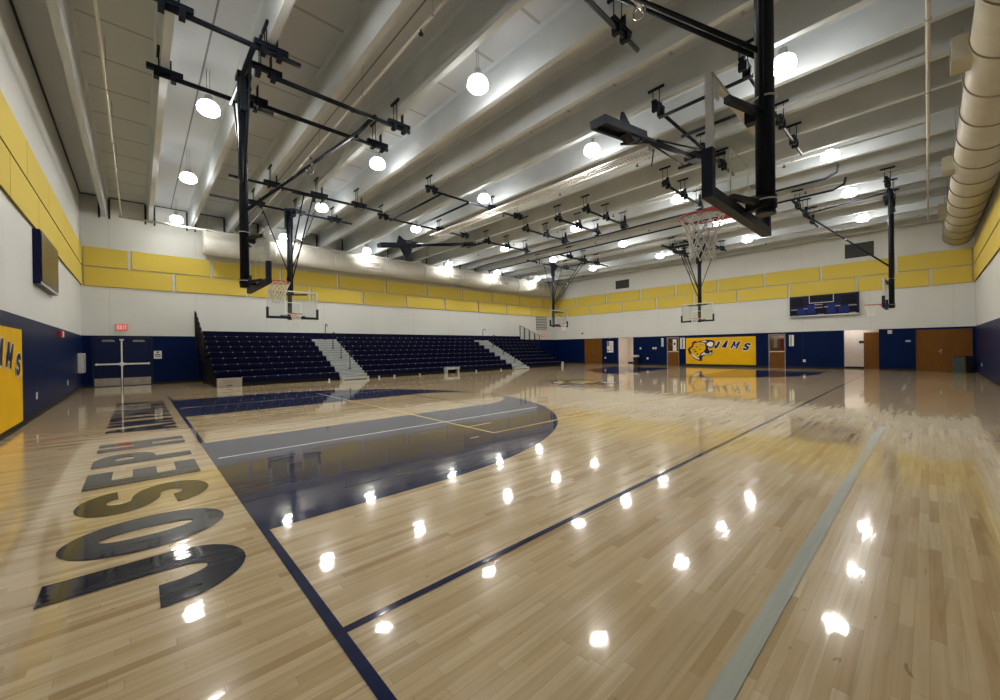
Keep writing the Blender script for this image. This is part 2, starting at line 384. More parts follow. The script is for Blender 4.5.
# ------------------------------------------------------------------ doors
def leaf_far(name, ya, yb, zt, label, xin=0.10, window=None, handle=None, mat_='oak', plane=XB, jambs='ab'):
    mb = MB()
    if window is None: mb.box((plane+xin, ya, 0.01), (plane+xin+.045, yb, zt))
    else:
        wa, wb, z0, z1 = window; X0, X1 = plane+xin, plane+xin+.045
        mb.box((X0, ya, .01), (X1, wa, zt)); mb.box((X0, wb, .01), (X1, yb, zt)); mb.box((X0, wa, .01), (X1, wb, z0)); mb.box((X0, wa, z1), (X1, wb, zt))
    d = struct(mb.build(name, mat_), label, 'door')
    mb = MB(); t = .05
    if xin > .05:
        if 'a' in jambs: mb.box((plane+.03, ya, 0), (plane+xin, ya+t, zt))
        if 'b' in jambs: mb.box((plane+.03, yb-t, 0), (plane+xin, yb, zt))
        mb.box((plane+.03, ya+t if 'a' in jambs else ya, zt-t), (plane+xin, yb-t if 'b' in jambs else yb, zt))
        mb.build('door_frame', 'oak' if window is None else 'grey', d)
    if window:
        mb = MB(); mb.box((X0+.018, wa, z0), (X0+.026, wb, z1)); mb.build('pane', 'pane', d)
        mb = MB(); mb.box((X0-.03, wa-.03, z0-.06), (X0, wb+.03, z0)); mb.build('sill', 'offwhite', d)
    if handle:
        y, z = handle; s_ = 1 if y < (ya+yb)/2 else -1
        mb = MB(); mb.box((plane+xin-.012, y-.04, z-.09), (plane+xin, y+.04, z+.09)); mb.tube([(plane+xin-.01, y, z), (plane+xin-.06, y, z), (plane+xin-.06, y+s_*.12, z)], .012)
        mb.build('door_handle', 'chrome', d)
    return d
leaf_far('door_1', D1[0], (D1[0]+D1[1])/2-.003, D1[2]-.02, 'oak double door near the bleachers, right leaf', handle=((D1[0]+D1[1])/2-.1, 1.0), jambs='a', xin=.06)
leaf_far('door_2', (D1[0]+D1[1])/2+.003, D1[1], D1[2]-.02, 'oak double door near the bleachers, left leaf', jambs='b', xin=.06)
leaf_far('door_3', D2[0], D2[1], 2.16, 'oak door with a half window left of the tiger banner', window=(D2[0]+.12, D2[1]-.12, 1.1, 2.06), handle=(D2[1]-.06, 1.0))
leaf_far('door_4', D3[0], D3[1], 2.16, 'oak door with a half window right of the tiger banner', window=(D3[0]+.08, D3[1]-.08, 1.08, 2.08), handle=(D3[1]-.05, 1.0))
leaf_far('door_5', DD[0], -0.575, DD[2]-.02, 'right leaf of the wide oak double door in the right corner', jambs='a', xin=.06)
leaf_far('door_6', -0.569, DD[1], DD[2]-.02, 'left leaf of the wide oak double door in the right corner', handle=(-.64+.18, 1.04), jambs='b', xin=.06)
leaf_far('door_7', 1.45, 2.58, 2.14, 'oak door inside the right open corridor', xin=0.0, plane=XB+1.75)
# backs of the two windowed doors: small office nooks lit by added lamps with a poster seen through the pane
for nm, (ya, yb) in (('first', (12.0, 14.4)), ('second', (5.3, 7.8))):
    mb = MB(); x0, x1 = XB+.26, XB+2.0
    mb.box((x0, ya-.1, 0), (x1, ya, 2.6)); mb.box((x0, yb, 0), (x1, yb+.1, 2.6)); mb.box((x1, ya-.1, 0), (x1+.1, yb+.1, 2.6)); mb.box((x0, ya-.1, 2.6), (x1+.1, yb+.1, 2.7))
    struct(mb.build('wall_office_%d' % (1 if nm == 'first' else 2), 'oak'), 'office wall behind the %s windowed door' % nm, 'wall')
    mb = MB(); mb.box((x0+.5, (ya+yb)/2-.4, 2.55), (x0+1.2, (ya+yb)/2+.4, 2.59)); tag(mb.build('hidden_ceiling_light', 'hall_lamp'), 'added unseen light brightening the office behind the %s windowed door' % nm, 'light')  # unseen lamp added so the brown wall shows through the pane
def sheet(name, label, cat, x, ya, yb, z0, z1, mk='paper', t=.012, group=None, extra=None):
    r = MB((x, (ya+yb)/2, z0)); r.box((x-t, ya, z0), (x, yb, z1)); o = r.build(name, mk); tag(o, label, cat, group)
    for nm2, mk2, rects in (extra or []):
        b = MB((x, (ya+yb)/2, z0))
        for a, c, e, f in rects: b.box((x-t-.003, yb-(yb-ya)*a, z0+(z1-z0)*e), (x-t, yb-(yb-ya)*c, z0+(z1-z0)*f))
        b.build(nm2, mk2, o)
    return o
sheet('paper_notice', 'white paper notice with a black round mark in the door window', 'paper', XB+.095, 12.95, 13.22, 1.13, 2.0, extra=[('round_mark', 'ink', [(.25, .75, .5, .72)])])
sheet('pennant', 'red and white print behind the right door window', 'poster', XB+.5, 6.15, 6.5, 1.1, 1.95, 'redplastic')
sheet('notice', 'white sheet behind the right door window', 'paper', XB+.45, 6.62, 6.8, 1.3, 1.95)

# navy double door in the bleacher wall
def navy_leaf(name, xa, xb, label, hx):
    mb = MB(); mb.box((xa, YA+.06, .01), (xb, YA+.11, 2.17)); d = struct(mb.build(name, 'navy_door'), label, 'door')
    mb = MB(); mb.box((xa+.02, YA+.05, .03), (xb-.02, YA+.06, .37)); mb.build('kick_plate', 'kick', d)
    mb = MB(); mb.box((xa+.05, YA-.03, .96), (xb-.05, YA+.0, 1.03), bev=.008)
    for x in (xa+.07, xb-.11): mb.box((x, YA-.02, .95), (x+.05, YA+.06, 1.04))
    mb.build('push_bar', 'white', d)
    mb = MB(); mb.box((hx-.2, YA+.01, 2.0), (hx+.2, YA+.06, 2.06)); mb.bar((hx-.2, YA+.02, 2.07), (hx+.15, YA-.02, 2.09), .02, .015); mb.build('door_closer', 'grey', d)
navy_leaf('door_8', AD[0], -.555, 'left leaf of the navy steel exit door in the back corner', -.95)
navy_leaf('door_9', -.495, AD[1], 'right leaf of the navy steel exit door in the back corner', .05)
mb = MB(); mb.box((-.55, YA-.01, 0), (-.50, YA+.1, 2.12)); mb.box((-.6, YA-.01, 2.06), (-.45, YA+.05, 2.12)); mb.box((-.6, YA-.02, .92), (-.45, YA+.05, 1.07))
struct(mb.build('trim_3', 'white'), 'bright steel mullion between the navy exit doors', 'trim')
mb = MB(); mb.box((AD[0]-.06, YA-.03, 0), (AD[0], YA+.05, 2.26)); mb.box((AD[1], YA-.03, 0), (AD[1]+.06, YA+.05, 2.26)); mb.box((AD[0], YA-.03, 2.18), (AD[1], YA+.05, 2.26))
struct(mb.build('trim_4', 'navy_door'), 'navy steel frame around the exit doors', 'trim')

# ------------------------------------------------------------------ lettering
def ring(cx, cy, ro, ri, a0, a1, n=18):
    """list of quads of an elliptic ring sector"""
    q = []
    for i in range(n):
        a, b = math.radians(a0+(a1-a0)*i/n), math.radians(a0+(a1-a0)*(i+1)/n)
        P = lambda r, t: (cx+r[0]*math.cos(t), cy+r[1]*math.sin(t))
        q.append([P(ri, a), P(ro, a), P(ro, b), P(ri, b)])
    return q
def R(x0, y0, x1, y1): return [[(x0, y0), (x1, y0), (x1, y1), (x0, y1)]]
def glyph(ch, w=.78, T=.30, H=.21):
    """block letter, height 1, as a list of convex outlines"""
    if ch == 'J': return R(w-T, .40, w, 1) + ring(w/2, .40, (w/2, .40), (w/2-T, .40-H), 180, 360) + R(0, .40, T, .47)
    if ch == 'O': return ring(w/2, .5, (w/2, .5), (w/2-T, .5-H), 0, 360, 36)
    if ch == 'S': return ring(w/2, .695, (w/2, .305), (w/2-T, .305-H), 5, 270) + ring(w/2, .305, (w/2, .305), (w/2-T, .305-H), 90, -175)
    if ch == 'E': return R(0, 0, T, 1) + R(T, 0, w, H) + R(T, 1-H, w, 1) + R(T, .5-H/2, w*.92, .5+H/2)
    if ch == 'P': return R(0, 0, T, 1) + R(T, 1-H, w*.5, 1) + R(T, .38, w*.5, .38+H) + ring(w*.5, .69, (w*.5, .31), (max(.06, w*.5-T), .31-H), -90, 90)
    if ch == 'H': return R(0, 0, T*.9, 1) + R(w-T*.9, 0, w, 1) + R(T*.9, .5-H/2, w-T*.9, .5+H/2)
    if ch == 'A': return [[(0, 0), (T, 0), (w/2+T*.42, 1), (w/2-T*.42, 1)], [(w-T, 0), (w, 0), (w/2+T*.42, 1), (w/2-T*.42, 1)]] + R(w*.25, .2, w*.75, .2+H)
    if ch == 'N': return R(0, 0, T*.85, 1) + R(w-T*.85, 0, w, 1) + [[(0, 1), (T, 1), (w, 0), (w-T, 0)]]
    if ch == 'T': return R(w/2-T/2, 0, w/2+T/2, 1) + R(0, 1-H, w, 1)
    if ch == 'Y': return R(w/2-T/2, 0, w/2+T/2, .45) + [[(w/2-T/2, .40), (w/2+T/2, .40), (T, 1), (0, 1)], [(w/2-T/2, .40), (w/2+T/2, .40), (w, 1), (w-T, 1)]]
    if ch == 'M': return R(0, 0, T, 1) + R(w-T, 0, w, 1) + [[(0, 1), (T, 1), (w/2+T*.3, .25), (w/2-T*.3, .25)], [(w-T, 1), (w, 1), (w/2+T*.3, .25), (w/2-T*.3, .25)]]
    if ch == 'X': return [[(0, 0), (T, 0), (w, 1), (w-T, 1)], [(w-T, 0), (w, 0), (T, 1), (0, 1)]]
    if ch == 'I': return R(w/2-T/2, 0, w/2+T/2, 1)
    return []

# floor lettering, read from the bleacher end: top of the letters towards the left wall
LZ = 0.004
for ch, y0, w in [('J', 2.99, .80), ('O', 3.96, .80), ('S', 5.02, .80), ('E', 6.1, .76), ('P', 7.2, .76), ('H', 8.26, .69),
                  ('A', 9.95, .80), ('N', 10.92, .72), ('T', 11.82, .72), ('H', 12.68, .70), ('O', 13.52, .80), ('N', 14.5, .72), ('Y', 15.38, .78)]:
    mb = MB()
    for qi, q in enumerate(glyph(ch, w, .30, .215)): mb.face([(0.56 - v*1.02, y0+u, LZ+.00004*qi) for u, v in q])
    o = mb.build('painted_letter', 'letter_paint', floor); o['label'] = 'dark navy floor letter ' + ch

# ------------------------------------------------------------------ court paint
def zpoly(pts, z, name, mk, label=None):
    mb = MB()
    for q in pts: mb.face([(x, y, z) for x, y in q])
    o = mb.build(name, mk, floor)
    if label: o['label'] = label
    return o
def arc_pts(cx, cy, r, a0, a1, n=40): return [(cx+r*math.cos(math.radians(a0+(a1-a0)*i/n)), cy+r*math.sin(math.radians(a0+(a1-a0)*i/n))) for i in range(n+1)]
def band(pts, w):
    """a flat ribbon along a polyline"""
    q = []; n = len(pts)
    nor = []
    for i in range(n):
        a, b = Vector(pts[max(i-1, 0)]), Vector(pts[min(i+1, n-1)]); d = (b-a).normalized(); nor.append(Vector((-d.y, d.x)))
    for i in range(n-1):
        a, b = Vector(pts[i]), Vector(pts[i+1]); q.append([tuple(a-nor[i]*w/2), tuple(b-nor[i+1]*w/2), tuple(b+nor[i+1]*w/2), tuple(a+nor[i]*w/2)])
    return q
for side, lab in ((1, 'left'), (-1, 'right')):
    fx = (lambda x: BX + x) if side == 1 else (lambda x: BX + 25.6 - x)
    r3, rk, kw, ft = 6.02, 1.83, 1.78, 5.79
    quads = []
    n = 60
    def yin(x):                       # half width of the bare wood key at depth x
        if x <= ft: return kw
        return math.sqrt(max(0, rk*rk-(x-ft)**2)) if x < ft+rk else 0
    def yout(x): return r3 if x <= 1.6 else math.sqrt(max(0, r3*r3-(x-1.6)**2))
    xs = sorted(set([0, 1.6, ft, ft+.0001] + [1.6*i/8 for i in range(9)] + [1.6+(ft-1.6)*i/30 for i in range(31)] + [ft+rk*math.sin(PI/2*i/24) for i in range(25)] + [1.6+r3*math.sin(PI/2*i/60) for i in range(61)]))
    for a, b in zip(xs, xs[1:]):
        for s_ in (1, -1):
            quads.append([(fx(a), CY+s_*yin(a)), (fx(b), CY+s_*yin(b)), (fx(b), CY+s_*yout(b)), (fx(a), CY+s_*yout(a))])
    zpoly(quads, .002, 'three_point_area', 'navy_paint', 'navy painted three-point area at the %s end' % lab)
    zpoly([[(fx(ft-.025), CY-kw), (fx(ft+.025), CY-kw), (fx(ft+.025), CY+kw), (fx(ft-.025), CY+kw)]], .0025, 'free_throw_line', 'letter_paint', 'thin dark free throw line at the %s end' % lab)
    zpoly([[(fx(-.06), SY-.03), (fx(0), SY-.03), (fx(0), SY+15.24), (fx(-.06), SY+15.24)]] + ([[(fx(-.06), -1.5), (fx(0), -1.5), (fx(0), SY-.03), (fx(-.06), SY-.03)]] if side == 1 else []), .0025, 'baseline', 'navy_paint', 'navy baseline at the %s end' % lab)
for y, lab in ((SY, 'near'), (SY+15.24, 'far')):
    zpoly(band([(BX-.02, y), (BX+25.6, y)], .052), .0028, 'sideline', 'navy_paint', 'thin navy %s sideline' % lab)
zpoly(band(arc_pts(BX+12.8, CY, 1.83, 0, 360, 64), .04), .0028, 'center_circle', 'letter_paint', 'thin dark circle around the floor logo')
zpoly(band([(BX+.02, 6.64), (7.36, 6.6)], .05), .0032, 'cross_court_line', 'white_paint', 'white line crossing the near half of the navy area')
zpoly(band([(BX+.02, 13.35), (6.9, 13.3)], .035), .0032, 'cross_court_line', 'white_paint', 'white line crossing the far half of the navy area')
VX, VY0, VY1 = 4.55, 5.13, 14.2
zpoly(band([(VX, VY0-.025), (VX, CY-kw)], .05), .0034, 'volleyball_line', 'yellow_paint', 'yellow volleyball end line over navy paint')
zpoly(band([(VX, CY+kw), (VX, VY1)], .05), .0034, 'volleyball_line', 'white_paint', 'pale volleyball end line at the bleacher side')
zpoly(band([(VX, CY-kw), (VX, CY+kw)], .05), .0034, 'volleyball_line', 'tan_paint', 'faint volleyball end line over the wooden key')
zpoly(band([(VX, VY0), (6.3, VY0)], .05), .0034, 'volleyball_line', 'yellow_paint', 'yellow volleyball sideline over navy paint')
zpoly(band([(6.3, VY0), (22.6, VY0)], .05), .0034, 'volleyball_line', 'tan_paint', 'faint yellow volleyball sideline on bare wood')
zpoly(band([(VX, VY1), (22.6, VY1)], .05), .0034, 'volleyball_line', 'tan_paint', 'faint volleyball sideline at the bleacher side')
zpoly(band([(4.5, 5.87), (5.14, 5.87)], .04), .0034, 'short_mark', 'white_paint'); zpoly(band([(4.0, 5.09), (4.18, 5.09)], .04), .0034, 'short_mark', 'white_paint')
zpoly(band([(BX+.0, .6), (9.64, .56)], .085), .0034, 'grey_line', 'grey_paint', 'long pale grey line at the right foreground')
zpoly(band([(17.3, .53), (27.0, .53)], .085), .0034, 'grey_line', 'grey_paint', 'pale grey line segment near the corner doors')

# ------------------------------------------------------------------ tiger emblem (outline coordinates in units of banner height)
def emb(pts): return [((x-325)/275.0, (255-y)/275.0) for x, y in pts]
EMB = [
 (0, emb([(238,168),(262,150),(288,158),(330,150),(372,141),(415,142),(452,149),(465,168),(463,196),(446,221),(424,230),(400,236),(410,256),(428,252),(436,243),(444,262),(438,288),(418,305),(385,303),(352,308),(340,330),(334,368),(302,362),(258,342),(226,310),(208,284),(203,302),(196,264),(188,240),(204,222),(222,212),(234,196)])),
 (1, emb([(258,178),(300,166),(345,168),(372,184),(368,206),(378,226),(366,246),(356,262),(322,284),(300,330),(270,318),(240,292),(220,258),(214,240),(236,228),(250,206)])),
 (2, emb([(386,180),(412,163),(440,165),(450,182),(442,206),(420,217),(400,206),(386,198)])),
 (2, emb([(356,272),(380,288),(408,291),(430,272),(431,285),(410,298),(376,297),(346,298),(330,308),(324,300)])),
 (2, emb([(398,222),(408,221),(404,244)])), (2, emb([(420,288),(412,288),(417,268)])),
 (2, emb([(220,276),(246,300),(290,330),(312,338),(306,352),(270,338),(238,312)])),
 (2, emb([(330,156),(368,149),(388,157),(374,168),(352,162)])),
 (0, emb([(318,190),(346,186),(362,196),(340,202)])), (2, emb([(334,192),(346,190),(352,195),(340,197)])),
 (0, emb([(232,240),(262,238),(278,246),(258,250)])), (0, emb([(246,268),(276,258),(290,262),(268,276)])), (0, emb([(272,298),(292,280),(304,278),(290,300)])),
 (0, emb([(268,206),(292,212),(300,222),(280,220)])), (0, emb([(304,240),(322,236),(336,242),(318,248)])),
]
def emblem(parent, o, fn, scale, mats, name, z=0.004):
    mb = MB(o)
    for i, (mi, pts) in enumerate(EMB):
        for tr in tessellate_polygon([[Vector((u, v, 0)) for u, v in pts]]): mb.face([fn(pts[q][0]*scale, pts[q][1]*scale, z+.0012*i) for q in tr], mi)
    e = mb.build(name, mats, parent); e['label'] = 'roaring tiger head emblem in navy, gold and white'; return e
emblem(floor, (0, 0, 0), lambda u, v, t: (BX+12.8+v, CY+.2-u, t-.001), 2.9, ['letter_paint', 'yellow_paint', 'white_paint'], 'floor_emblem', .0046)

def banner(name, label, o, fn, w, h, em_u, txt):
    """fn(u, v, t): u to the right seen from the room, v up, t out of the wall"""
    mb = MB(o); mb.prism([(0, 0), (w, 0), (w, h), (0, h)], fn, 0, .02); b = mb.build(name, 'yellow_banner'); tag(b, label, 'banner')
    emblem(b, o, lambda u, v, t: fn(em_u+u, h*.51+v, t), h*.98, ['navy_banner', 'yellow_banner', 'white_banner'], 'tiger_emblem', .021)
    mw, mn = MB(o), MB(o)
    for ch, u0, v0, hh, ww in txt:
        for qi, q in enumerate(glyph(ch, ww/hh, .24 if ch == 'M' else .3, .22)):
            f = lambda u, v, du, dv: (u0+u*hh+(v-.0)*hh*.48+du, v0+v*hh-u*hh*.12+dv)
            for di, (du, dv) in enumerate(((.025, -.025), (.03, .0), (-.02, .02), (.0, -.035), (-.02, -.02), (.02, .025))): mw.face([fn(*f(u, v, du, dv), .0225+.00005*(6*qi+di)) for u, v in q])
            mn.face([fn(*f(u, v, 0, 0), .0305+.0002*qi) for u, v in q])
    mw.build('letter_outline', 'white_banner', b)
    t = mn.build('lettering', 'navy_banner', b); t['label'] = 'slanted navy letters reading JAMS with white edges'
    return b
TXT = [('J', 1.9, 1.12, .50, .24), ('A', 2.42, 1.20, .48, .30), ('M', 2.98, 1.14, .48, .42), ('S', 3.68, 1.0, .50, .36)]
banner('wall_banner', 'gold wall banner with roaring tiger head on the far wall between two windowed doors', (XB, 9.95, .16), lambda u, v, t: (XB-t, 12.2-u, .16+v), 4.5, 1.91, 1.05, TXT)
TX2 = [('J', 2.1, 1.24, .46, .24), ('A', 2.55, 1.22, .46, .32), ('M', 3.12, 1.16, .46, .42), ('S', 3.86, .98, .44, .34)]
banner('wall_banner', 'gold wall banner cut off by the left edge, ending in slanted navy letters', (XC, 10.3, .1), lambda u, v, t: (XC+t, 8.0+u, .1+v), 4.55, 1.88, 1.05, TX2)

# ------------------------------------------------------------------ acoustic panels
def panel(o, bx, label, group):
    mb = MB(o); mb.box(*bx, bev=.012); b = mb.build('acoustic_panel', ['yellow', 'yellow_edge_shade'])
    ax = 0 if abs(bx[0][0]-bx[1][0]) < .1 else 1
    for p in b.data.polygons: p.material_index = 0 if abs(p.normal[ax]) > .5 else 1  # panel sides coloured dark to stand for shadow lines in the gaps
    tag(b, label, 'wall panel', group)
ROWZ = {'upper': (5.29, 6.12), 'lower': (4.42, 5.25)}
GP = .055
XA = {'upper': [XC+.03, -.21, 2.81, 5.95, 9.12, 12.26, 15.43, 18.64, 21.74, 25.01, 28.04, XB-.03], 'lower': [XC+.03, 1.33, 4.35, 7.5, 10.66, 13.78, 17.0, 20.27, 23.41, 26.47, 29.45, XB-.03]}
for row, js in XA.items():
    z0, z1 = ROWZ[row]
    for i, (a, b) in enumerate(zip(js, js[1:])):
        if b - a < .5: continue
        panel(((a+b)/2, YA, z0), ((a+GP, YA-.05, z0), (b-GP, YA, z1)), 'yellow acoustic panel in the %s row above the bleachers, %s from the left' % (row, ORD[i]), 'yellow acoustic panels on the bleacher wall')
YB = {'upper': [YA-.03, 22.12, 18.91, 15.76, 12.91, 9.96, 7.16, 4.29, 1.11, YD+.03], 'lower': [YA-.03, 23.6, 20.54, 17.32, 14.42, 11.59, 8.74, 5.86, 2.71, -.13, YD+.03]}
for row, js in YB.items():
    z0, z1 = ROWZ[row]
    for i, (a, b) in enumerate(zip(js, js[1:])):
        if a - b < .6: continue
        panel((XB, (a+b)/2, z0), ((XB-.05, b+GP, z0), (XB, a-GP, z1)), 'yellow acoustic panel in the %s row of the far wall, %s from the left' % (row, ORD[i]), 'yellow acoustic panels on the far wall')
YC = {'upper': [YA-.03, 21.95, 19.05, 16.1, 13.2, 10.2, 7.2], 'lower': [YA-.03, 23.2, 20.6, 17.6, 14.5, 11.6, 8.6]}
for row, js in YC.items():
    z0, z1 = ROWZ[row]
    for i, (a, b) in enumerate(zip(js, js[1:])):
        panel((XC, (a+b)/2, z0), ((XC, b+.014, z0), (XC+.05, a-.014, z1)), 'yellow acoustic panel in the %s row of the left wall, %s from the back corner' % (row, ORD[i]), 'yellow acoustic panels on the left wall')
XD = {'upper': [XB-.03, 28.6, 25.6, 22.6, 19.6], 'lower': [XB-.03, 27.1, 24.1, 21.1, 18.1]}
for row, js in XD.items():
    z0, z1 = ROWZ[row]
    for i, (a, b) in enumerate(zip(js, js[1:])):
        panel(((a+b)/2, YD, z0), ((b+.012, YD, z0), (a-.012, YD+.05, z1)), 'yellow acoustic panel in the %s row of the right wall, %s from the far corner' % (row, ORD[i]), 'yellow acoustic panels on the right wall')

# ------------------------------------------------------------------ lamps
LX = [1.35, 5.73, 10.2, 16.2, 20.75, 25.4]; LY = [2.05, 6.85, 11.9, 17.1, 22.75]; ZL = 7.45
def make_lamp(x, y, label):
    t = thing('pendant_lamp', label, 'lamp', (x, y, ZL), 'round pendant lamps')
    mb = MB((x, y, ZL)); mb.lathe([(.06, -.13), (.18, -.125), (.23, -.07), (.235, 0), (.215, .08), (.17, .13)], (x, y, ZL), 24); mb.build('lens', 'lamp', t)
    mb = MB((x, y, ZL)); mb.lathe([(.175, .132), (.12, .16), (.09, .19), (.08, .33), (.03, .35)], (x, y, ZL), 16); mb.build('housing', 'lightgrey', t)
    mb = MB((x, y, ZL))
    for s_ in (-.03, .03): mb.tube([(x+s_, y, ZL+.30), (x+s_, y, ZDECK)], .006, 6)
    mb.build('hanger', 'grey', t)
    return t
def copy_tree(o, parent=None):
    c = o.copy(); COL.objects.link(c)
    if parent is not None: c.parent = parent
    for ch in list(o.children): copy_tree(ch, c)
    return c
first = None
for i, x in enumerate(LX):
    for j, y in enumerate(LY):
        if j == 0 and i < 2: continue
        lab = 'glowing round pendant lamp, %s lamp row from the left wall, %s from the right wall' % (ORD[i], ORD[j])
        if first is None: first = make_lamp(x, y, lab)
        else: o = copy_tree(first); o.location = (x, y, ZL); o['label'] = lab

# ------------------------------------------------------------------ hoops
STEMS = [-1.015+1.515*k for k in range(21)]
def clamp(t, o, x, y, z, along='x', w=.6):
    """channel under a roof stem with two hanger rods and a bolt plate"""
    mb = MB(o)
    if along == 'x': mb.box((x-w/2, y-.05, z+.05), (x+w/2, y+.05, z+.13)); mb.box((x-w/2, y-.065, z+.12), (x+w/2, y+.065, z+.14))
    else: mb.box((x-.05, y-w/2, z+.05), (x+.05, y+w/2, z+.13)); mb.box((x-.065, y-w/2, z+.12), (x+.065, y+w/2, z+.14))
    for s_ in (-1, 1):
        mb.box((x+s_*.14-.045, y-.08, z-.09), (x+s_*.14+.045, y+.08, z+.07))
    c = mb.build('clamp', 'navy_steel', t)
    mb = MB(o)
    for s_ in (-1, 1): mb.tube([(x-.1, y+s_*.08, z+.1), (x-.1, y+s_*.08, 7.85)], .011, 6)
    mb.box((x-.13, y-.2, 7.80), (x-.075, y+.2, 7.85)); mb.box((x+.08, y-.05, z+.1), (x+.11, y+.05, 7.7)); mb.build('hanger_rod', 'navy_steel', c)
def near_stem(x): return min(STEMS, key=lambda s_: abs(s_-x))

def board_parts(t, o, W, B, zb, wide=.915, arms=True, rimz=None):
    """W(lx, ly, z) -> world; B is the local x of the glass front; zb the lower glass edge"""
    def lbox(mb, a, b, mi=0): 
        P, Q = W(*a), W(*b); mb.box(P, Q, mi)
    zt = zb+1.07
    mb = MB(o); lbox(mb, (B-.03, -wide, zb), (B, wide, zt)); g = mb.build('backboard', 'board_glass', t)
    mb = MB(o); e = .045
    for a, b in (((B-.045, -wide-.01, zb+.36), (B+.012, -wide+e, zt)), ((B-.045, wide-e, zb+.36), (B+.012, wide+.01, zt)), ((B-.045, -wide, zt-.03), (B+.012, wide, zt+.01))): lbox(mb, a, b)
    for s_ in (-1, 1): lbox(mb, (B-.05, s_*(wide-.12)-.05, zt-.2), (B-.035, s_*(wide-.12)+.05, zt-.06))
    mb.build('board_frame', 'alu', g)
    mb = MB(o); s = .02
    tz = zb+.15
    for a, b in (((B+.001, -.305, tz), (B+.004, -.28, tz+.46)), ((B+.001, .28, tz), (B+.004, .305, tz+.46)), ((B+.001, -.305, tz+.435), (B+.004, .305, tz+.46)), ((B+.001, -.305, tz), (B+.004, .305, tz+.025))): lbox(mb, a, b)
    mb.build('target_square', 'white', g)
    mb = MB(o)
    lbox(mb, (B-.06, -wide-.05, zb-.06), (B+.035, wide+.05, zb+.035)); 
    for s_ in (-1, 1): lbox(mb, (B-.059, s_*(wide+.049), zb+.036), (B+.034, s_*(wide-.025), zb+.38))
    mb.build('edge_padding', 'pad', t)
    rz = rimz if rimz else zb+.12; rc = B+.15+.235
    mb = MB(o); mb.tube([W(rc+.235*math.cos(2*PI*i/32), .235*math.sin(2*PI*i/32), rz) for i in range(32)], .011, 8, closed=True)
    mb.prism([(B, -.24), (rc-.02, -.245)] + [(rc+.235*math.cos(math.radians(a)), .235*math.sin(math.radians(a))) for a in range(-95, -266, -17)] + [(rc-.02, .245), (B, .24)], lambda u, v, z: W(u, v, z), rz-.012, rz+.006)
    mb.prism([(B, -.09), (B+.012, -.09), (B+.012, .09), (B, .09)], lambda u, v, z: W(u, v, z), rz-.12, rz+.04)
    for s_ in (-1, 1): mb.tube([W(B+.01, s_*.07, rz-.11), W(B+.16, s_*.1, rz-.015)], .01, 6)
    rim = mb.build('rim', 'red', t, tri=False)
    mb = MB(o); n = 12; K = 7
    prof = [(.225, 0), (.20, -.06), (.17, -.13), (.145, -.20), (.13, -.29), (.125, -.37), (.135, -.46)]
    for k in range(n):
        for sg in (-1, 1):
            pts = []
            for i, (r, dz) in enumerate(prof):
                a = 2*PI*(k+sg*i*.5)/n; pts.append(W(rc+r*math.cos(a), r*math.sin(a), rz+dz-.01))
            mb.tube(pts, .0065, 5, cap=False)
    mb.build('net', 'netting', rim)
    if arms:
        for zz, k_, w_ in ((zb+.06, .45, .05), (zt-.1, .55, .06)):
            mb = MB(o); mb.bar(W(0, 0, zz), W(B-.06, 0, zz), .10, .12)
            for s_ in (-1, 1): mb.bar(W(.02, 0, zz), W(B-.05, s_*k_, zz), w_, w_)
            mb.build('board_mount', 'navy_steel', t)
        mb = MB(o); mb.tube([W(0, 0, zb), W(0, 0, zb+.12)], .1, 18); mb.build('mast_clamp', 'navy_steel', t)

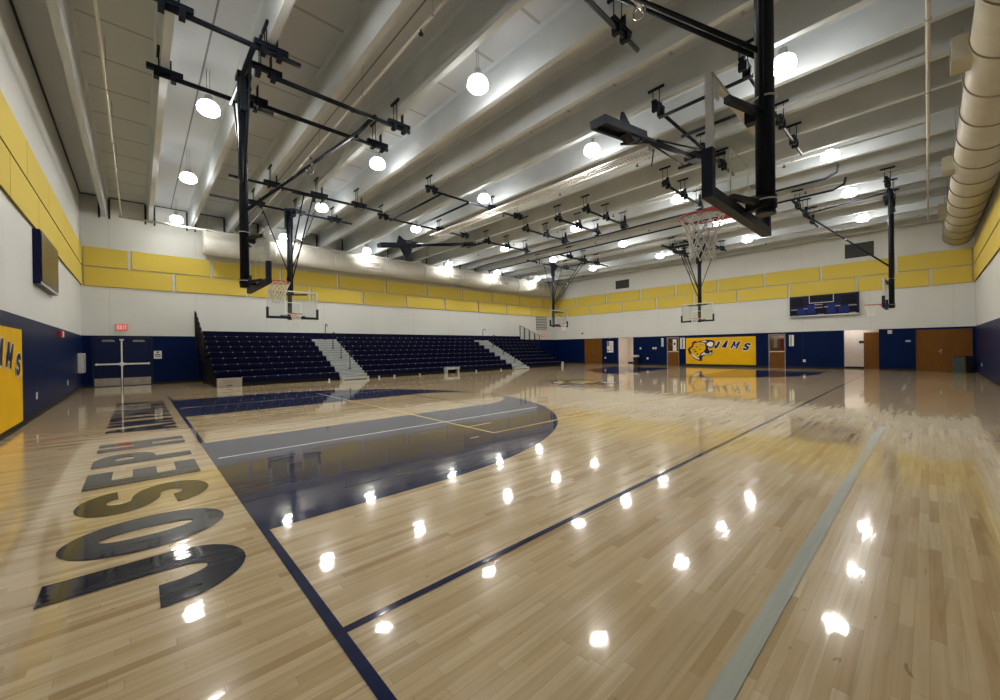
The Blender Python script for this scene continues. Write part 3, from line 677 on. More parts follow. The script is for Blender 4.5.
def hoop(label, mx, my, face, zb, style, B=.38, group='ceiling hung basketball hoops', zmast=None, rim=.12):
    fx, fy = face
    W = lambda lx, ly, z: (mx+lx*fx-ly*fy, my+lx*fy+ly*fx, z)
    zt = 7.3; o = (mx, my, zt)
    t = thing('basketball_hoop', label, 'basketball hoop', o, group)
    zlo = zmast or zb-.04
    mb = MB(o); mb.tube([W(0, 0, zlo), W(0, 0, zt)], .086, 18); mb.tube([W(0, 0, zlo), W(0, 0, zlo-.02)], .092, 18); mb.build('mast', 'navy_steel', t)
    mb = MB(o); mb.tube([W(-.0, .115, zlo+1.0), W(-.0, .115, zt-.3)], .025, 10); mb.build('slim_pipe', 'navy_steel', t)
    for zz in (zlo+.12, zlo+1.15):
        mb = MB(o); mb.tube([W(.1*math.cos(a), .1*math.sin(a), zz) for a in [2*PI*i/20 for i in range(20)]], .009, 6, closed=True); mb.build('cable_ring', 'lightgrey', t)
    # mast head with its cross tube
    mb = MB(o); 
    for s_ in (-1, 1): mb.bar(W(.0, s_*.13, zt+.06), W(.0, s_*.13, zt-.75), .05, .11, up=(fx, fy, 0))
    mb.bar(W(-.1, 0, zt+.02), W(.16, 0, zt+.02), .3, .09); mb.build('mast_head', 'navy_steel', t)
    mb = MB(o); mb.tube([W(.12, .26, zt-.05), W(.12, .2, zt-.05)], .10, 14); mb.bar(W(.12, .22, zt-.15), W(.1, .02, zt-.3), .12, .12); mb.build('winch', 'navy_steel', t)
    bz, bl = zt-.1, 2.65
    half = 1.15 if style == 'x' else 2.65
    # side braces
    for s_ in (-1, 1):
        mb = MB(o); mb.tube([W(0, s_*min(half-.2, 1.0), zt), W(0, s_*.06, zlo+2.0)], .022, 8); mb.build('side_brace', 'navy_steel', t)
    # folding brace: two parallel tubes with a jackknife joint
    for s_ in (-1, 1):
        mb = MB(o); mb.tube([W(.03, s_*.10, zlo+1.62), W(1.34, s_*.13, (zlo+1.62+bz)/2), W(bl, s_*.16, bz)], .026, 8); mb.build('folding_brace', 'navy_steel', t)
    mb = MB(o); c = Vector(W(1.34, 0, (zlo+1.62+bz)/2)); mb.tube([c+Vector(W(0, -.16, 0))-Vector(W(0, 0, 0)), c+Vector(W(0, .16, 0))-Vector(W(0, 0, 0))], .035, 8)
    mb.tube([c+Vector((0, 0, -.02-.09*(1-math.cos(a))))+(Vector(W(.08*math.sin(a), 0, 0))-Vector(W(0, 0, 0))) for a in [2*PI*i/14 for i in range(14)]], .012, 6, closed=True)
    mb.build('brace_joint', 'chrome', t)
    mb = MB(o); mb.tube([W(bl-.05, -.55, bz-.03), W(bl-.05, .55, bz-.03)], .04, 10); mb.lathe([(.02, -.06), (.06, -.05), (.07, 0), (.05, .06), (.02, .07)], W(bl-.1, .2, bz-.15), 12); mb.build('brace_head', 'navy_steel', t)
    if style == 'x':   # pipes run along the facing direction, bridging the stems
        mb = MB(o); mb.tube([W(0, -half-.05, zt), W(0, half+.05, zt)], .05, 10); mb.build('cross_pipe', 'navy_steel', t)
        mb = MB(o); mb.tube([W(bl, -.72, bz), W(bl, .72, bz)], .045, 10); mb.build('cross_pipe', 'navy_steel', t)
        for s_ in (-1, 1):
            for lx0, lx1, ly, z in ((-1.35, .85, 1.1, zt+.06), (.35, 3.65, .62, bz)):
                mb = MB(o); mb.tube([W(lx0, s_*ly, z), W(lx1, s_*ly, z)], .052, 10); mb.build('carry_pipe', 'navy_steel', t)
                xa, xb = sorted((W(lx0, 0, 0)[0], W(lx1, 0, 0)[0])); ins = [q for q in STEMS if xa-.1 <= q <= xb+.1]
                for q in {ins[0], ins[-1]}: clamp(t, o, q, W(0, s_*ly, 0)[1], z, 'x')
    else:              # the cross pipes themselves bridge the stems
        for lx, z, h0, h1 in ((0, zt, -half, half), (bl, bz, -half+.2, half+.2)):
            mb = MB(o); mb.tube([W(lx, h0, z), W(lx, h1, z)], .045, 10); mb.build('cross_pipe', 'navy_steel', t)
            xa, xb = sorted((W(lx, h0, 0)[0], W(lx, h1, 0)[0])); ins = [q for q in STEMS if xa <= q <= xb]
            for q in ins: clamp(t, o, q, W(lx, 0, 0)[1], z, 'x')
        mb = MB(o); mb.tube([W(.0, .9, zt-.06), W(bl, .5, bz-.05)], .03, 8); mb.build('tie_pipe', 'navy_steel', t)
    board_parts(t, o, W, B, zb, rimz=zb+rim)
    return t
hoop('basketball hoop hanging nearest the left wall over the navy three-point area', 1.70, 9.85, (1, 0), 2.9, 'x', B=.26)
hoop('large close basketball hoop with red rim and white net at upper right', 4.73, 1.11, (0, 1), 2.86, 'y', B=.23, rim=.07)
hoop('basketball hoop with clear board in front of the left end of the bleachers', 4.68, 17.95, (0, -1), 2.84, 'y', B=.5)
hoop('basketball hoop on the far court end above the gold tiger banner', 25.55, 9.53, (-1, 0), 3.0, 'x')
hoop('small basketball hoop near the far corner beyond the bleachers', 21.72, 17.95, (0, -1), 3.0, 'y', B=.5)
hoop('basketball hoop seen edge-on below the right duct beside the scoreboard', 22.0, .95, (0, 1), 2.93, 'y', B=.2)

# the two backstops that are folded up under the roof
def folded(label, px, py, rb, y0, y1, x0, x1):
    zt = 7.3; o = (px, py, zt)
    t = thing('folded_basketball_hoop', label, 'basketball hoop', o, 'folded basketball hoops')
    d = Vector((-1, 0, -.165)).normalized(); n = Vector((-.165, 0, 1)).normalized(); yv = Vector((0, 1, 0)); P = Vector((px, py, zt-.05))
    at = lambda a, b, c: tuple(P + d*a + yv*b + n*c)
    mb = MB(o); mb.tube([at(0, 0, 0), at(4.2, 0, 0)], .075, 14); mb.build('mast', 'navy_steel', t)
    mb = MB(o); mb.bar(at(.1, .0, .05), at(.9, 0, .0), .34, .22); mb.tube([at(0, -.7, 0), at(0, .7, 0)], .05); mb.build('mast_head', 'navy_steel', t)
    for s_ in (-1, 1):
        mb = MB(o); mb.tube([at(.1, s_*.5, .02), at(3.2, s_*.1, .02)], .025, 8); mb.build('side_brace', 'navy_steel', t)
    mb = MB(o); mb.bar(at(3.9, 0, 0), at(4.5, 0, .02), .12, .1); mb.bar(at(3.4, .0, .05), at(4.6, .2, .3), .04, .05); mb.bar(at(3.4, 0, -.05), at(4.6, .15, -.22), .04, .05)
    mb.tube([at(3.0, .1, -.1), at(3.2, .1, -.55)], .02, 6); mb.build('board_mount', 'navy_steel', t)
    # board lies folded, a shallow padded tray seen from its edge
    L0, L1, hw = 3.95, 5.75, .19
    mb = MB(o)
    mb.obox(at((L0+L1)/2, 0, -.0), d*(L1-L0)/2, yv*hw, n*.012); g = mb.build('backboard', 'pad', t)
    mb = MB(o)
    for s_ in (-1, 1): mb.obox(at((L0+L1)/2, s_*(hw-.03), -.02), d*(L1-L0)/2, yv*.035, n*.085)
    for a in (L0, L1): mb.obox(at(a, 0, -.02), d*.035, yv*hw, n*.085)
    mb.build('edge_padding', 'pad', t)
    mb = MB(o)
    mb.prism([(L0+.25, 0), (L0+.95, 0), (L0+.75, .42), (L0+.7, .42)], lambda u, v, w: at(u, w, v), -.03, .03); mb.build('board_bracket', 'pad', t)
    mb = MB(o)
    mb.prism([(L0+.15, -.08), (L0+.75, -.08), (L0+.5, -rb), (L0+.38, -rb)], lambda u, v, w: at(u, w, v), -.12, .12); mb.build('rim_bracket', 'pad', t)
    for k, y in enumerate((y0, y1)):
        mb = MB(o); mb.tube([(x0, y, zt+.05), (x1, y, zt+.05)], .042, 10); mb.build('carry_pipe', 'navy_steel', t)
        ins = [q for q in STEMS if x0-.1 <= q <= x1]
        for q in ins[::2] + [ins[-1]]: clamp(t, o, q, y, zt+.05, 'x', .5)
    for x in (x0+.35, x0+1.7):
        mb = MB(o); mb.tube([(x, min(y0, y1)-.1, zt), (x, max(y0, y1)+.1, zt)], .042, 10); mb.build('cross_pipe', 'navy_steel', t)
    return t
folded('folded-up basketball hoop with long dark padded board, hanging near the close hoop', 13.0, 4.75, .22, 2.6, 4.5, 9.5, 15.2)
folded('folded-up basketball hoop with dark padded board, hanging above the bleachers', 13.9, 17.0, .7, 12.4, 16.3, 8.1, 12.9)

# ------------------------------------------------------------------ curtain carriers and netting at mid court
for i, y in enumerate((6.3, 9.7, 11.2, 13.2, 16.1)):
    x0 = 13.7; x1 = 17.4; z = 7.25; o = (15.5, y, z)
    t = thing('curtain_carrier', 'short dark hanger pipe under the roof beams at mid court, %s from the right wall' % ORD[i], 'hanger pipe', o, 'mid court hanger pipes')
    mb = MB(o); mb.tube([(x0, y, z), (x1, y, z)], .045, 10); mb.build('carry_pipe', 'navy_steel', t)
    for q in (14.0, 15.5, 17.0): clamp(t, o, q, y, z, 'x', .32)
    mb = MB(o); mb.box((16.85, y-.1, z-.183), (17.05, y+.1, z-.04)); mb.build('batten_bracket', 'navy_steel', t)
for nm, x, z, ya, yb in (('first', 17.0, 7.02, 2.3, 20.6), ('second', 18.75, 7.1, 2.3, 21.5)):
    o = (x, (ya+yb)/2, z); mb = MB(o); mb.tube([(x, ya-.35, z+.35), (x, ya-.3, z+.12), (x, ya, z), (x, yb, z)], .04, 10)
    tag(mb.build('curtain_batten', 'navy_steel'), 'long dark ceiling batten across mid court, %s from the left' % nm, 'ceiling pipe')
nx, nz = 10.75, 7.02
t = thing('divider_net', 'raised white divider netting gathered under the beams at mid court', 'divider net', (nx, 11, nz))
mb = MB((nx, 11, nz))
for dx in (-.22, .22): mb.tube([(nx+dx, 5.25, nz), (nx+dx, 16.3, nz)], .028, 8)
mb.build('net_pole', 'white', t)
mb = MB((nx, 11, nz)); n = 110
for k in range(n):
    y = 5.3+10.9*k/n; h = .05+.04*random.random()
    mb.tube([(nx-.22, y, nz), (nx-.1, y+.06, nz-h), (nx+.1, y+.1, nz-h*.8), (nx+.22, y+.12, nz)], .009, 4, cap=False)
    mb.tube([(nx+.22, y, nz), (nx, y+.07, nz+.03), (nx-.22, y+.12, nz)], .009, 4, cap=False)
mb.build('netting', 'netting', t)

# ------------------------------------------------------------------ sprinkler pipes
def pipe(pts, r, label, heads=(), mk='offwhite'):
    o = pts[0]; mb = MB(o); mb.tube(pts, r, 10); p = mb.build('sprinkler_pipe', mk); tag(p, label, 'pipe')
    a_, b_ = Vector(pts[0]), Vector(pts[-1]); d_ = (b_-a_)
    for k in range(1, int(d_.length/3.0)):
        c_ = a_ + d_.normalized()*3.0*k; mb = MB(o); mb.tube([c_, (c_.x, c_.y, ZDECK)], .006, 5); mb.tube([c_-d_.normalized()*.015, c_+d_.normalized()*.015], r+.012, 10); mb.build('pipe_hanger', 'grey', p)
    for q in heads:
        mb = MB(o); mb.tube([(q[0], q[1], q[2]), (q[0], q[1], q[2]-.09)], .018, 8); mb.lathe([(.045, -.11), (.05, -.09), (.02, -.085)], q, 10); mb.build('sprinkler_head', 'darkgrey', p)
pipe([(XC+.1, -.04, 7.2), (27.2, -.04, 7.2)], .033, 'off-white sprinkler main running along the right wall')
pipe([(-.44, 0.1, 7.25), (-.44, 22.8, 7.25)], .022, 'thin off-white sprinkler pipe between the leftmost beams')
pipe([(-.52, 22.95, 7.22), (29.9, 22.95, 7.22)], .04, 'off-white sprinkler main running along the bleacher wall')
for i, x in enumerate((3.98, 12.1, 15.9, 19.3, 22.3, 27.2)):
    pipe([(x, -.02, 7.49), (x, 22.85, 7.49)], .024, 'thin off-white sprinkler branch pipe across the hall, %s from the left' % ORD[i], [(x, y, 7.48) for y in (3.2, 6.4, 9.6, 12.8, 16, 19.2)])

# ------------------------------------------------------------------ round ducts
def duct(label, a, b, r, mk, bands, boxes, axis):
    a, b = Vector(a), Vector(b); o = tuple((a+b)/2)
    t = thing('round_duct', label, 'air duct', o)
    mb = MB(o); mb.tube([a, b], r, 32); mb.build('duct_tube', mk, t)
    d = (b-a).normalized(); n = int((b-a).length/bands)
    for k in range(1, n+1):
        c = a+d*(bands*k)
        mb = MB(o); mb.tube([c-d*.025, c+d*.025], r+.022, 32); mb.build('joint_band', 'ductband' if mk == 'ductpaint' else 'duct_white', t)
    for k in range(1, n+1, 2):
        c = a+d*(bands*k+.3)
        for s_ in (-1, 1): mb = MB(o); mb.tube([c+Vector((0, s_*(r+.01), 0)), (c.x, c.y+s_*(r+.01), ZDECK)], .01, 5); mb.build('hanger_strap', 'grey', t)
    for c, out, w, h in boxes:
        mb = MB(o); c = Vector(c); out = Vector(out); mb.obox(c, d*w/2, out/2, Vector((0, 0, h/2))); g = mb.build('register_box', mk, t)
        mb = MB(o); nn = out.normalized()
        for k in range(-1, 2): mb.obox(c+out/2+nn*.004+Vector((0, 0, k*h*.24)), d*w*.4, nn*.004, Vector((0, 0, h*.04)))
        mb.build('louver', 'darkgrey' if mk != 'ductpaint' else 'ductband', g)
duct('large cream round air duct along the top of the right wall', (XC+.05, -1.03, 6.7), (29.3, -1.03, 6.7), .5, 'ductpaint', 1.55, [((x, -.5, 6.72), (0, .36, 0), .6, .42) for x in (5.0, 11.1, 17.8, 23.6)], 'x')
duct('white round air duct along the bleacher wall above the yellow panels', (2.4, 23.88, 6.85), (29.6, 23.88, 6.85), .6, 'duct_white', 3.05, [((x, 23.3, 6.75), (0, -.16, 0), 1.0, .34) for x in (10.8, 17.2, 22.0)], 'x')

# ------------------------------------------------------------------ bleachers
def bleachers():
    x0, xa0, xa1, xb0, xb1, x1 = 2.4, 7.38, 8.82, 19.4, 20.9, 25.05
    o = (13.9, 22.2, 0)
    t = thing('bleachers', 'navy telescopic bleachers with two grey stair aisles along the wall', 'bleachers', o)
    YF, D, RZ, Z0 = 19.85, .595, .267, .40
    secs = [(x0, xa0, 'left'), (xa1, xb0, 'middle'), (xb1, x1, 'right')]
    for k in range(8):
        y = YF+D*k; z = Z0+RZ*k
        for a, b, nm in secs:
            aa = a if not (nm == 'left' and k == 0) else 3.28
            mb = MB(o)
            # nose of the bench and its seat modules, then the deck and riser behind
            n = max(1, round((b-aa)/.46)); w = (b-aa)/n
            for i in range(n):
                mb.box((aa+i*w+.006, y, z-.045), (aa+(i+1)*w-.006, y+.27, z), 0, bev=.012)
                mb.box((aa+i*w+.012, y+.005, z-.20), (aa+(i+1)*w-.012, y+.03, z-.045), 0)
                mb.box((aa+i*w-.022, y-.004, z-.02), (aa+i*w+.022, y+.012, z+.008), 1)
            mb.box((aa, y-.003, z-.012), (b, y+.004, z-.003), 3)  # pale strip painted as the reflection along each bench nose
            mb.box((aa, y+.02, z-.24), (b, y+.05, z-.05), 0)
            mb.box((aa, y+.05, z-.135), (b, y+D+.04, z-.12), 2)
            mb.build('seat_row', ['seat', 'bracket', 'black', 'seat_glint'], t)
        if k == 7:
            for a, b, nm in secs:
                mb = MB(o); mb.box((a, y+D-.06, z-.1), (b, y+D, z+.27)); mb.build('back_panel', 'seat', t)
    mb = MB(o); mb.box((xa0, YF+D*8-.06, Z0+RZ*7-.1), (xa1, YF+D*8, Z0+RZ*7+.27)); mb.box((xb0, YF+D*8-.06, Z0+RZ*7-.1), (xb1, YF+D*8, Z0+RZ*7+.27)); mb.build('back_panel', 'seat', t)
    # aisle stairs: one full tread per row plus a half step in front of it
    for a, b in ((xa0, xa1), (xb0, xb1)):
        mb = MB(o)
        for k in range(8):
            y = YF+D*k; z = Z0+RZ*k-.12
            mb.box((a+.02, y+.0, z-.03), (b-.02, y+D+.02, z)); mb.box((a+.02, y+.0, z-.12), (b-.02, y+.02, z-.03))
            mb.box((a+.02, y-.28, z-.165), (b-.02, y+.0, z-.135)); mb.box((a+.02, y-.28, z-.25), (b-.02, y-.26, z-.165))
            for s_ in (a+.02, b-.06): mb.box((s_, y-.26, z-.27), (s_+.04, y, z-.165))
        for s_ in (a+.05, b-.13): mb.box((s_, YF-.3, 0), (s_+.08, YF-.22, .1))
        mb.build('aisle_steps', 'step', t)
        xm = (a+b)/2
        for k in (1, 3, 5, 7):
            y = YF+D*k-.3; z = Z0+RZ*k-.13
            mb = MB(o); mb.tube([(xm, y+.16, z-.0), (xm, y+.16, z+.78), (xm, y+.12, z+.88), (xm, y, z+.9), (xm, y-.12, z+.84), (xm, y-.16, z+.72)], .02, 8)
            mb.box((xm-.05, y+.1, z-.02), (xm+.05, y+.22, z+.02)); mb.build('handrail', 'black', t)
    # end guard rails standing on the rows
    for xe, s_, hk in ((x0-.28, 1, 'black'), (x1+.02, -1, 'grey')):
        for i, k in enumerate((7, 6, 5, 4, 3) if s_ == 1 else (7, 6, 5, 4)):
            y = YF+D*k; z = Z0+RZ*k-.1; h = 1.18 if k > 1 else .6
            mb = MB(o); q = [(xe, y+.05, z), (xe, y+.05, z+h), (xe, y+D-.05, z+h+.16), (xe, y+D-.05, z)]
            mb.tube(q, .028, 8)
            for yq in (y+.05, y+D-.05): mb.tube([(xe, yq, z+.02), (xe+s_*.32, yq, z+.02)], .02, 8)
            for j in range(1, 4):
                yy = y+.05+(D-.1)*j/4; mb.tube([(xe, yy, z), (xe, yy, z+h+.16*j/4)], .009, 6)
            g = mb.build('end_rail', 'black', t)
    # skirts, understructure and the pale end panel
    for xe in (x0-.02, x1):
        mb = MB(o); pts = [(YF+.05, 0)]
        for k in range(8): pts += [(YF+.05+D*k, Z0+RZ*k-.06), (YF+.05+D*(k+1), Z0+RZ*k-.06)]
        pts += [(YF+.05+D*8, 0)]
        mb.prism(pts, lambda u, v, w: (w, u, v), xe, xe+.02); mb.build('end_skirt', 'black', t, tri=True)
    mb = MB(o); mb.box((x0, YF+.12, .02), (x1, YF+.14, Z0-.2)); mb.build('understructure', 'black', t)
    mb = MB(o); mb.box((x0-.02, YF-.12, .0), (3.25, YF+.3, .37), bev=.01); g = mb.build('end_box', 'kick', t); g['label'] = 'pale grey box panel at the left front corner'
    mb = MB(o); mb.box((2.72, YF-.128, .07), (2.9, YF-.12, .10)); mb.build('box_slot', 'darkgrey', g)
    mb = MB(o); mb.box((13.62, YF-.3, .24), (14.6, YF+.05, .37)); 
    for x in (13.64, 14.5): mb.box((x, YF-.28, 0), (x+.08, YF-.0, .24))
    g = mb.build('front_step', 'step', t); g['label'] = 'small grey step in front of the middle section'
    mb = MB(o)
    for x in (6.9, 9.5, 10.4, 12.0, 16.2, 18.4): mb.tube([(x-.03, YF+.06, .05), (x+.03, YF+.06, .05)], .05, 12)
    mb.build('roller_wheels', 'bracket', t)
    mb = MB(o); mb.box((x1-.1, YF-.1, .0), (x1+.02, YF+.05, .36)); mb.build('corner_post', 'lightgrey', t)
bleachers()

# ------------------------------------------------------------------ scoreboards
def scoreboard(label, o, fn, w, h, d, cover=None):
    t = thing('scoreboard', label, 'scoreboard', o)
    mb = MB(o); mb.prism([(0, 0), (w, 0), (w, h), (0, h)], fn, 0, d); mb.build('cabinet', 'sb_body', t)
    for a, b, c, e in ((.12,.25,.08,.42),(.27,.39,.12,.55),(.56,.68,.12,.55),(.73,.86,.08,.42)):
        mb = MB(o); mb.prism([(a*w, c*h), (b*w, c*h), (b*w, e*h), (a*w, e*h)], fn, d, d+.01); mb.build('colour_panel', 'sb_blue', t)
    for a, b, c, e in ((.03,.22,.5,.9),(.31,.66,.72,.96),(.76,.97,.5,.9),(.02,.11,.05,.3),(.40,.55,.12,.5),(.88,.98,.08,.35)):
        mb = MB(o); mb.prism([(a*w, c*h), (b*w, c*h), (b*w, e*h), (a*w, e*h)], fn, d, d+.006); mb.build('display_window', 'sb_dark', t)
    mb = MB(o)
    for a, b, c, e in ((.30,.31,.62,1.0),(.65,.66,.62,1.0),(.30,.66,.62,.65)): mb.prism([(a*w, c*h), (b*w, c*h), (b*w, e*h), (a*w, e*h)], fn, d+.006, d+.014)
    mb.build('clock_border', 'lightgrey', t)
    for a, b, c in ((.02,.12,.33),(.22,.28,.36),(.38,.5,.52),(.38,.5,.38),(.52,.58,.39),(.68,.75,.41),(.86,.97,.40),(.03,.1,.03),(.42,.52,.05),(.87,.96,.05)):
        mb = MB(o); mb.prism([(a*w, c*h), (b*w, c*h), (b*w, (c+.045)*h), (a*w, (c+.045)*h)], fn, d+.006, d+.012); mb.build('caption_strip', 'grey', t)
    mb = MB(o); mb.prism([(0, 0), (w, 0), (w, .05*h), (0, .05*h)], fn, d, d+.012); mb.build('lower_rail', 'alu', t)
    if cover:
        mb = MB(o); mb.prism([(.01*w, .06*h), (.99*w, .06*h), (.99*w, .99*h), (.01*w, .99*h)], fn, d+.016, d+.022); mb.build('protective_cover', cover, t)
scoreboard('long navy scoreboard on the far wall right of the tiger banner', (XB, 4.2, 3.17), lambda u, v, t: (XB-t, 5.8-u, 3.17+v), 3.2, 1.25, .2)
scoreboard('scoreboard seen at a steep angle on the left wall below yellow panels', (XC, 15.3, 3.12), lambda u, v, t: (XC+t, 14.0+u, 3.12+v), 2.65, 1.27, .12, 'sb_reflection')

# ------------------------------------------------------------------ wall fittings
def outlet(label, o, fn, w=.075, h=.12):
    mb = MB(o); mb.prism([(-w/2, 0), (w/2, 0), (w/2, h), (-w/2, h)], fn, 0, .012); b = mb.build('wall_outlet', 'white'); tag(b, label, 'outlet', 'white wall plates')
    mb = MB(o)
    for v in (h*.25, h*.6): mb.prism([(-w*.2, v), (w*.2, v), (w*.2, v+h*.16), (-w*.2, v+h*.16)], fn, .012, .014)
    mb.build('socket', 'grey', b)
for y, z, lab in ((15.81, 1.27, 'white switch plate just right of the left open doorway'), (14.72, 1.27, 'left of a pair of white switch plates left of the windowed door'), (14.54, 1.27, 'right of a pair of white switch plates left of the windowed door'), (15.22, .46, 'low white outlet right of the left open doorway'), (19.09, .47, 'low white outlet below the poster beside the oak double door'), (5.13, .41, 'low white outlet on the navy wall below the scoreboard')):
    outlet(lab, (XB, y, z), lambda u, v, t, y=y, z=z: (XB-t, y-u, z+v), .13, .15)
for y, lab in ((14.2, 'low white outlet on the left wall nearer the gold banner'), (19.8, 'low white outlet on the left wall nearer the back corner')):
    outlet(lab, (XC, y, .42), lambda u, v, t, y=y: (XC+t, y+u, .42+v), .14, .16)
outlet('low white outlet on the right wall behind the bin', (26.86, YD, .42), lambda u, v, t: (26.86+u, YD+t, .42+v), .16, .16)

def board(label, name, cat, ya, yb, z0, z1, mk, extra): return sheet(name, label, cat, XB, ya, yb, z0, z1, mk, .02, None, extra)
board('white poster with small red picture left of the left open doorway', 'poster', 'poster', 18.3, 18.9, 1.02, 1.98, 'paper', [('picture', 'photo', [(.03, .38, .55, .97)]), ('text_lines', 'ink', [(.45, .95, v, v+.03) for v in (.15, .3, .45, .6, .75)] + [(.05, .3, .1, .25)])])
board('narrow pale sign high left of the left windowed door', 'sign', 'sign', 13.90, 14.08, 1.46, 2.12, 'lightgrey', [('text_lines', 'ink', [(.15, .5, v, v+.05) for v in (.1, .3, .5, .7)])])
board('green and white sign between windowed door and tiger banner', 'sign', 'sign', 12.28, 12.62, 1.28, 2.1, 'paper', [('picture', 'green', [(.3, .68, .05, .95)])])
board('narrow green and white sign right of the right windowed door', 'sign', 'sign', 5.64, 5.88, 1.39, 2.08, 'paper', [('picture', 'green', [(.25, .55, .03, .97)])])
board('small dark sign on the navy wall left of the corner double door', 'sign', 'sign', .60, .80, 1.54, 1.64, 'grey', [('text_lines', 'lightgrey', [(.2, .8, .3, .7)])])
o = MB((XB+1.85, 2.67, 1.53)); o.box((XB+1.88, 2.55, 1.5), (XB+1.9, 2.8, 1.66)); tag(o.build('sign', 'ink'), 'small black room sign inside the right open corridor', 'sign')
o = MB((XB, 1.38, 2.0)); o.box((XB-.05, 1.3, 2.0), (XB, 1.47, 2.2), bev=.01); tag(o.build('wall_speaker', 'lightgrey'), 'small pale box high on the navy wall beside the right open doorway', 'wall box')
o = MB((XB, 21.41, 2.74)); o.lathe([(.02, 0), (.09, .02), (.1, .07), (.06, .12)], (XB-.1, 21.41, 2.7), 14); o.box((XB-.1, 21.38, 2.72), (XB, 21.44, 2.78)); tag(o.build('security_camera', 'black'), 'small black dome camera above the oak double door', 'camera')
o = MB((XB, 18.58, 2.2)); o.box((XB-.05, 18.53, 2.22), (XB, 18.63, 2.36)); tag(o.build('alarm_sounder', 'lightgrey'), 'small pale alarm box above the poster', 'alarm')
# paper sign beside the navy exit door
mb = MB((.7, YA, 1.2)); mb.box((.56, YA-.015, 1.2), (.84, YA, 1.57)); sg = mb.build('paper_sign', 'paper'); tag(sg, 'white paper sign with dark writing right of the navy exit doors', 'sign')
mb = MB((.7, YA, 1.2)); 
for x0_, x1_, z0_, z1_ in ((.66, .74, 1.47, 1.54), (.60, .80, 1.36, 1.41), (.62, .80, 1.28, 1.31)): mb.box((x0_, YA-.018, z0_), (x1_, YA-.015, z1_))
mb.build('text_lines', 'ink', sg)
def exit_sign(x, label):
    o = (x, YA, 2.5); t = thing('exit_sign', label, 'exit sign', o)
    mb = MB(o); mb.box((x-.19, YA-.07, 2.5), (x+.19, YA, 2.79), bev=.012); mb.build('housing', 'exit', t)
    mb = MB(o)
    for i, ch in enumerate('EXIT'):
        for q in glyph(ch, .52, .16, .16): mb.face([(x-.15+.077*i+u*.125, YA-.0725, 2.56+v*.17) for u, v in q])
    l = mb.build('lettering', 'exit_letter', t); l['label'] = 'lit letters reading EXIT'
exit_sign(-.5, 'red glowing exit sign above the navy exit doors'); exit_sign(28.2, 'red glowing exit sign past the far end of the bleachers')
# electrical box, fire alarm on the left wall
mb = MB((XC, 23.4, .68)); mb.box((XC, 22.9, .7), (XC+.16, 23.8, 1.5), bev=.01); b = mb.build('cabinet', 'lightgrey'); tag(b, 'grey metal wall cabinet near the navy exit doors', 'cabinet')
mb = MB((XC, 23.4, .68)); mb.box((XC+.16, 22.95, .75), (XC+.172, 23.75, 1.45)); mb.build('cabinet_door', 'grey', b)
t = thing('fire_alarm', 'red fire alarm with white strobe high on the left navy wall', 'fire alarm', (XC, 18.0, 2.0))
mb = MB((XC, 18, 2.0)); mb.box((XC, 17.82, 2.0), (XC+.07, 18.1, 2.18), bev=.01); mb.build('alarm_body', 'redplastic', t)
mb = MB((XC, 18, 2.0)); mb.box((XC, 18.12, 2.0), (XC+.08, 18.26, 2.18), bev=.01); mb.build('strobe', 'white', t)
def louver(label, o, fn, w, h, body, slat, n=9):
    mb = MB(o); mb.prism([(0, 0), (w, 0), (w, h), (0, h)], fn, 0, .02); b = mb.build('wall_vent', body); tag(b, label, 'vent')
    mb = MB(o)
    for k in range(n):
        v = h*(k+.3)/n; mb.prism([(.04*w, v), (.96*w, v), (.96*w, v+h*.35/n), (.04*w, v+h*.35/n)], fn, .02, .04)
    mb.build('slats', slat, b)
louver('dark wall vent high on the far wall above the scoreboard', (XB, 2.6, 6.3), lambda u, v, t: (XB-t, 3.2-u, 6.38+v), 1.22, .8, 'darkgrey', 'vent_slat')
louver('small dark wall vent high on the far wall, left of centre', (XB, 17.4, 6.4), lambda u, v, t: (XB-t, 18.0-u, 6.4+v), 1.25, .7, 'darkgrey', 'vent_slat')
louver('pale grey wall grille above the right end of the bleachers', (28, YA, 3.15), lambda u, v, t: (27.25+u, YA-t, 3.15+v), 1.5, 1.25, 'grey', 'lightgrey', 5)

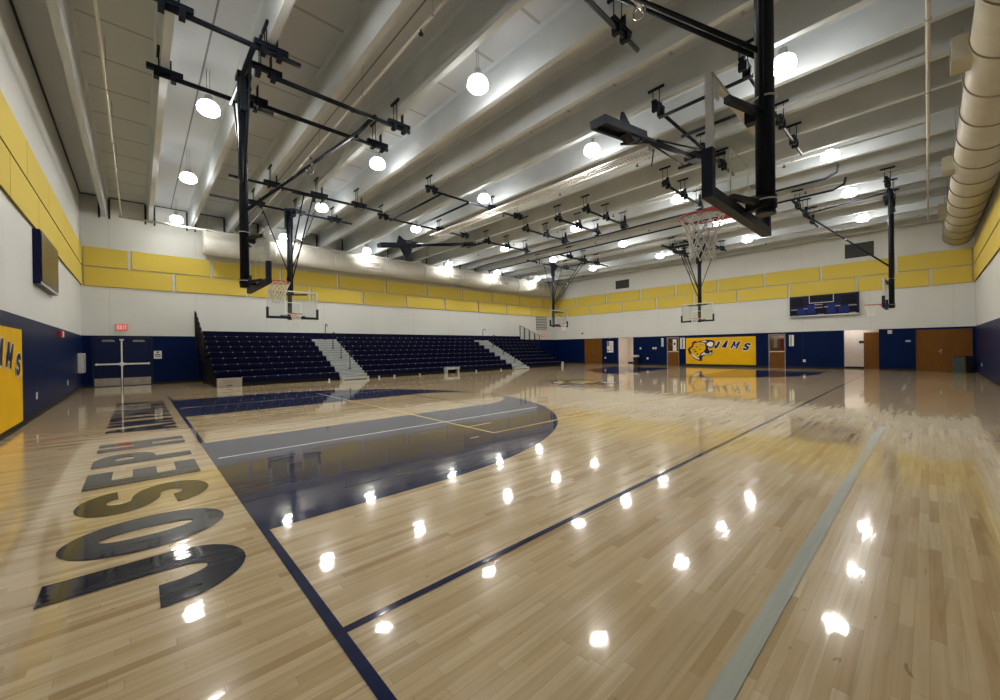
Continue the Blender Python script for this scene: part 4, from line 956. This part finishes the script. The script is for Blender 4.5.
# ------------------------------------------------------------------ bins
def bin_(label, x, y, w, d, h, mk, lid, bag=None):
    t = thing('trash_bin', label, 'bin', (x, y, 0))
    mb = MB((x, y, 0)); 
    mb.prism([(-.42, -.42), (.42, -.42), (.42, .42), (-.42, .42)], lambda u, v, z: (x+u*w*(1 if z > .1 else .82), y+v*d*(1 if z > .1 else .82), z), 0.0, h); mb.build('bin_body', mk, t)
    mb = MB((x, y, 0)); mb.box((x-w*.46, y-d*.46, h-.04), (x+w*.46, y+d*.46, h+.03), bev=.015); mb.build('bin_rim', lid, t)
    if bag:
        mb = MB((x, y, 0)); mb.box((x-w*.38, y-d*.38, h+.03), (x+w*.38, y+d*.38, h+.06), bev=.02); mb.build('bin_liner', bag, t)
bin_('grey green plastic bin in front of the corner double door', 29.2, -1.0, .5, .46, .76, 'binplastic', 'binplastic', 'blackbag')
bin_('black bin in the far right corner beside the grey green bin', 29.5, -1.36, .48, .3, .80, 'blackbag', 'black')
bin_('small black bin with pale lid right of the left open doorway', 29.75, 16.0, .42, .48, .58, 'black', 'black', 'black')
t = thing('paper_tray', 'pale tray lying on the small black bin by the doorway', 'tray', (29.75, 16.0, .64))
mb = MB((29.75, 16, .64)); mb.box((29.58, 15.85, .641), (29.92, 16.2, .80), bev=.01); mb.build('tray_body', 'lightgrey', t)

# ------------------------------------------------------------------ light, world, camera
w = bpy.data.worlds.new('hall_ambient'); S.world = w; w.use_nodes = True
w.node_tree.nodes['Background'].inputs[0].default_value = (0.03, 0.03, 0.032, 1)
cam = bpy.data.cameras.new('camera'); co = bpy.data.objects.new('camera', cam); COL.objects.link(co)
f, yaw, pit, rol, h = 393.67, 0.82672, -0.00354, -0.01293, 1.46825
F = Vector((math.cos(yaw)*math.cos(pit), math.sin(yaw)*math.cos(pit), math.sin(pit)))
R0 = Vector((math.sin(yaw), -math.cos(yaw), 0)); U0 = R0.cross(F)
Rv = R0*math.cos(rol) + U0*math.sin(rol); Uv = -R0*math.sin(rol) + U0*math.cos(rol)
co.matrix_world = Matrix(((Rv.x, Uv.x, -F.x, 0), (Rv.y, Uv.y, -F.y, 0), (Rv.z, Uv.z, -F.z, h), (0, 0, 0, 1)))
cam.sensor_fit = 'HORIZONTAL'; cam.sensor_width = 36; cam.lens = f*36/1000; cam.clip_start = .05; cam.clip_end = 200
S.camera = co
S.view_settings.view_transform = 'Standard'; S.view_settings.look = 'None'; S.view_settings.exposure = 0.0
try: S.cycles.use_denoising = True; S.cycles.sample_clamp_indirect = 6; S.cycles.max_bounces = 8
except Exception: pass
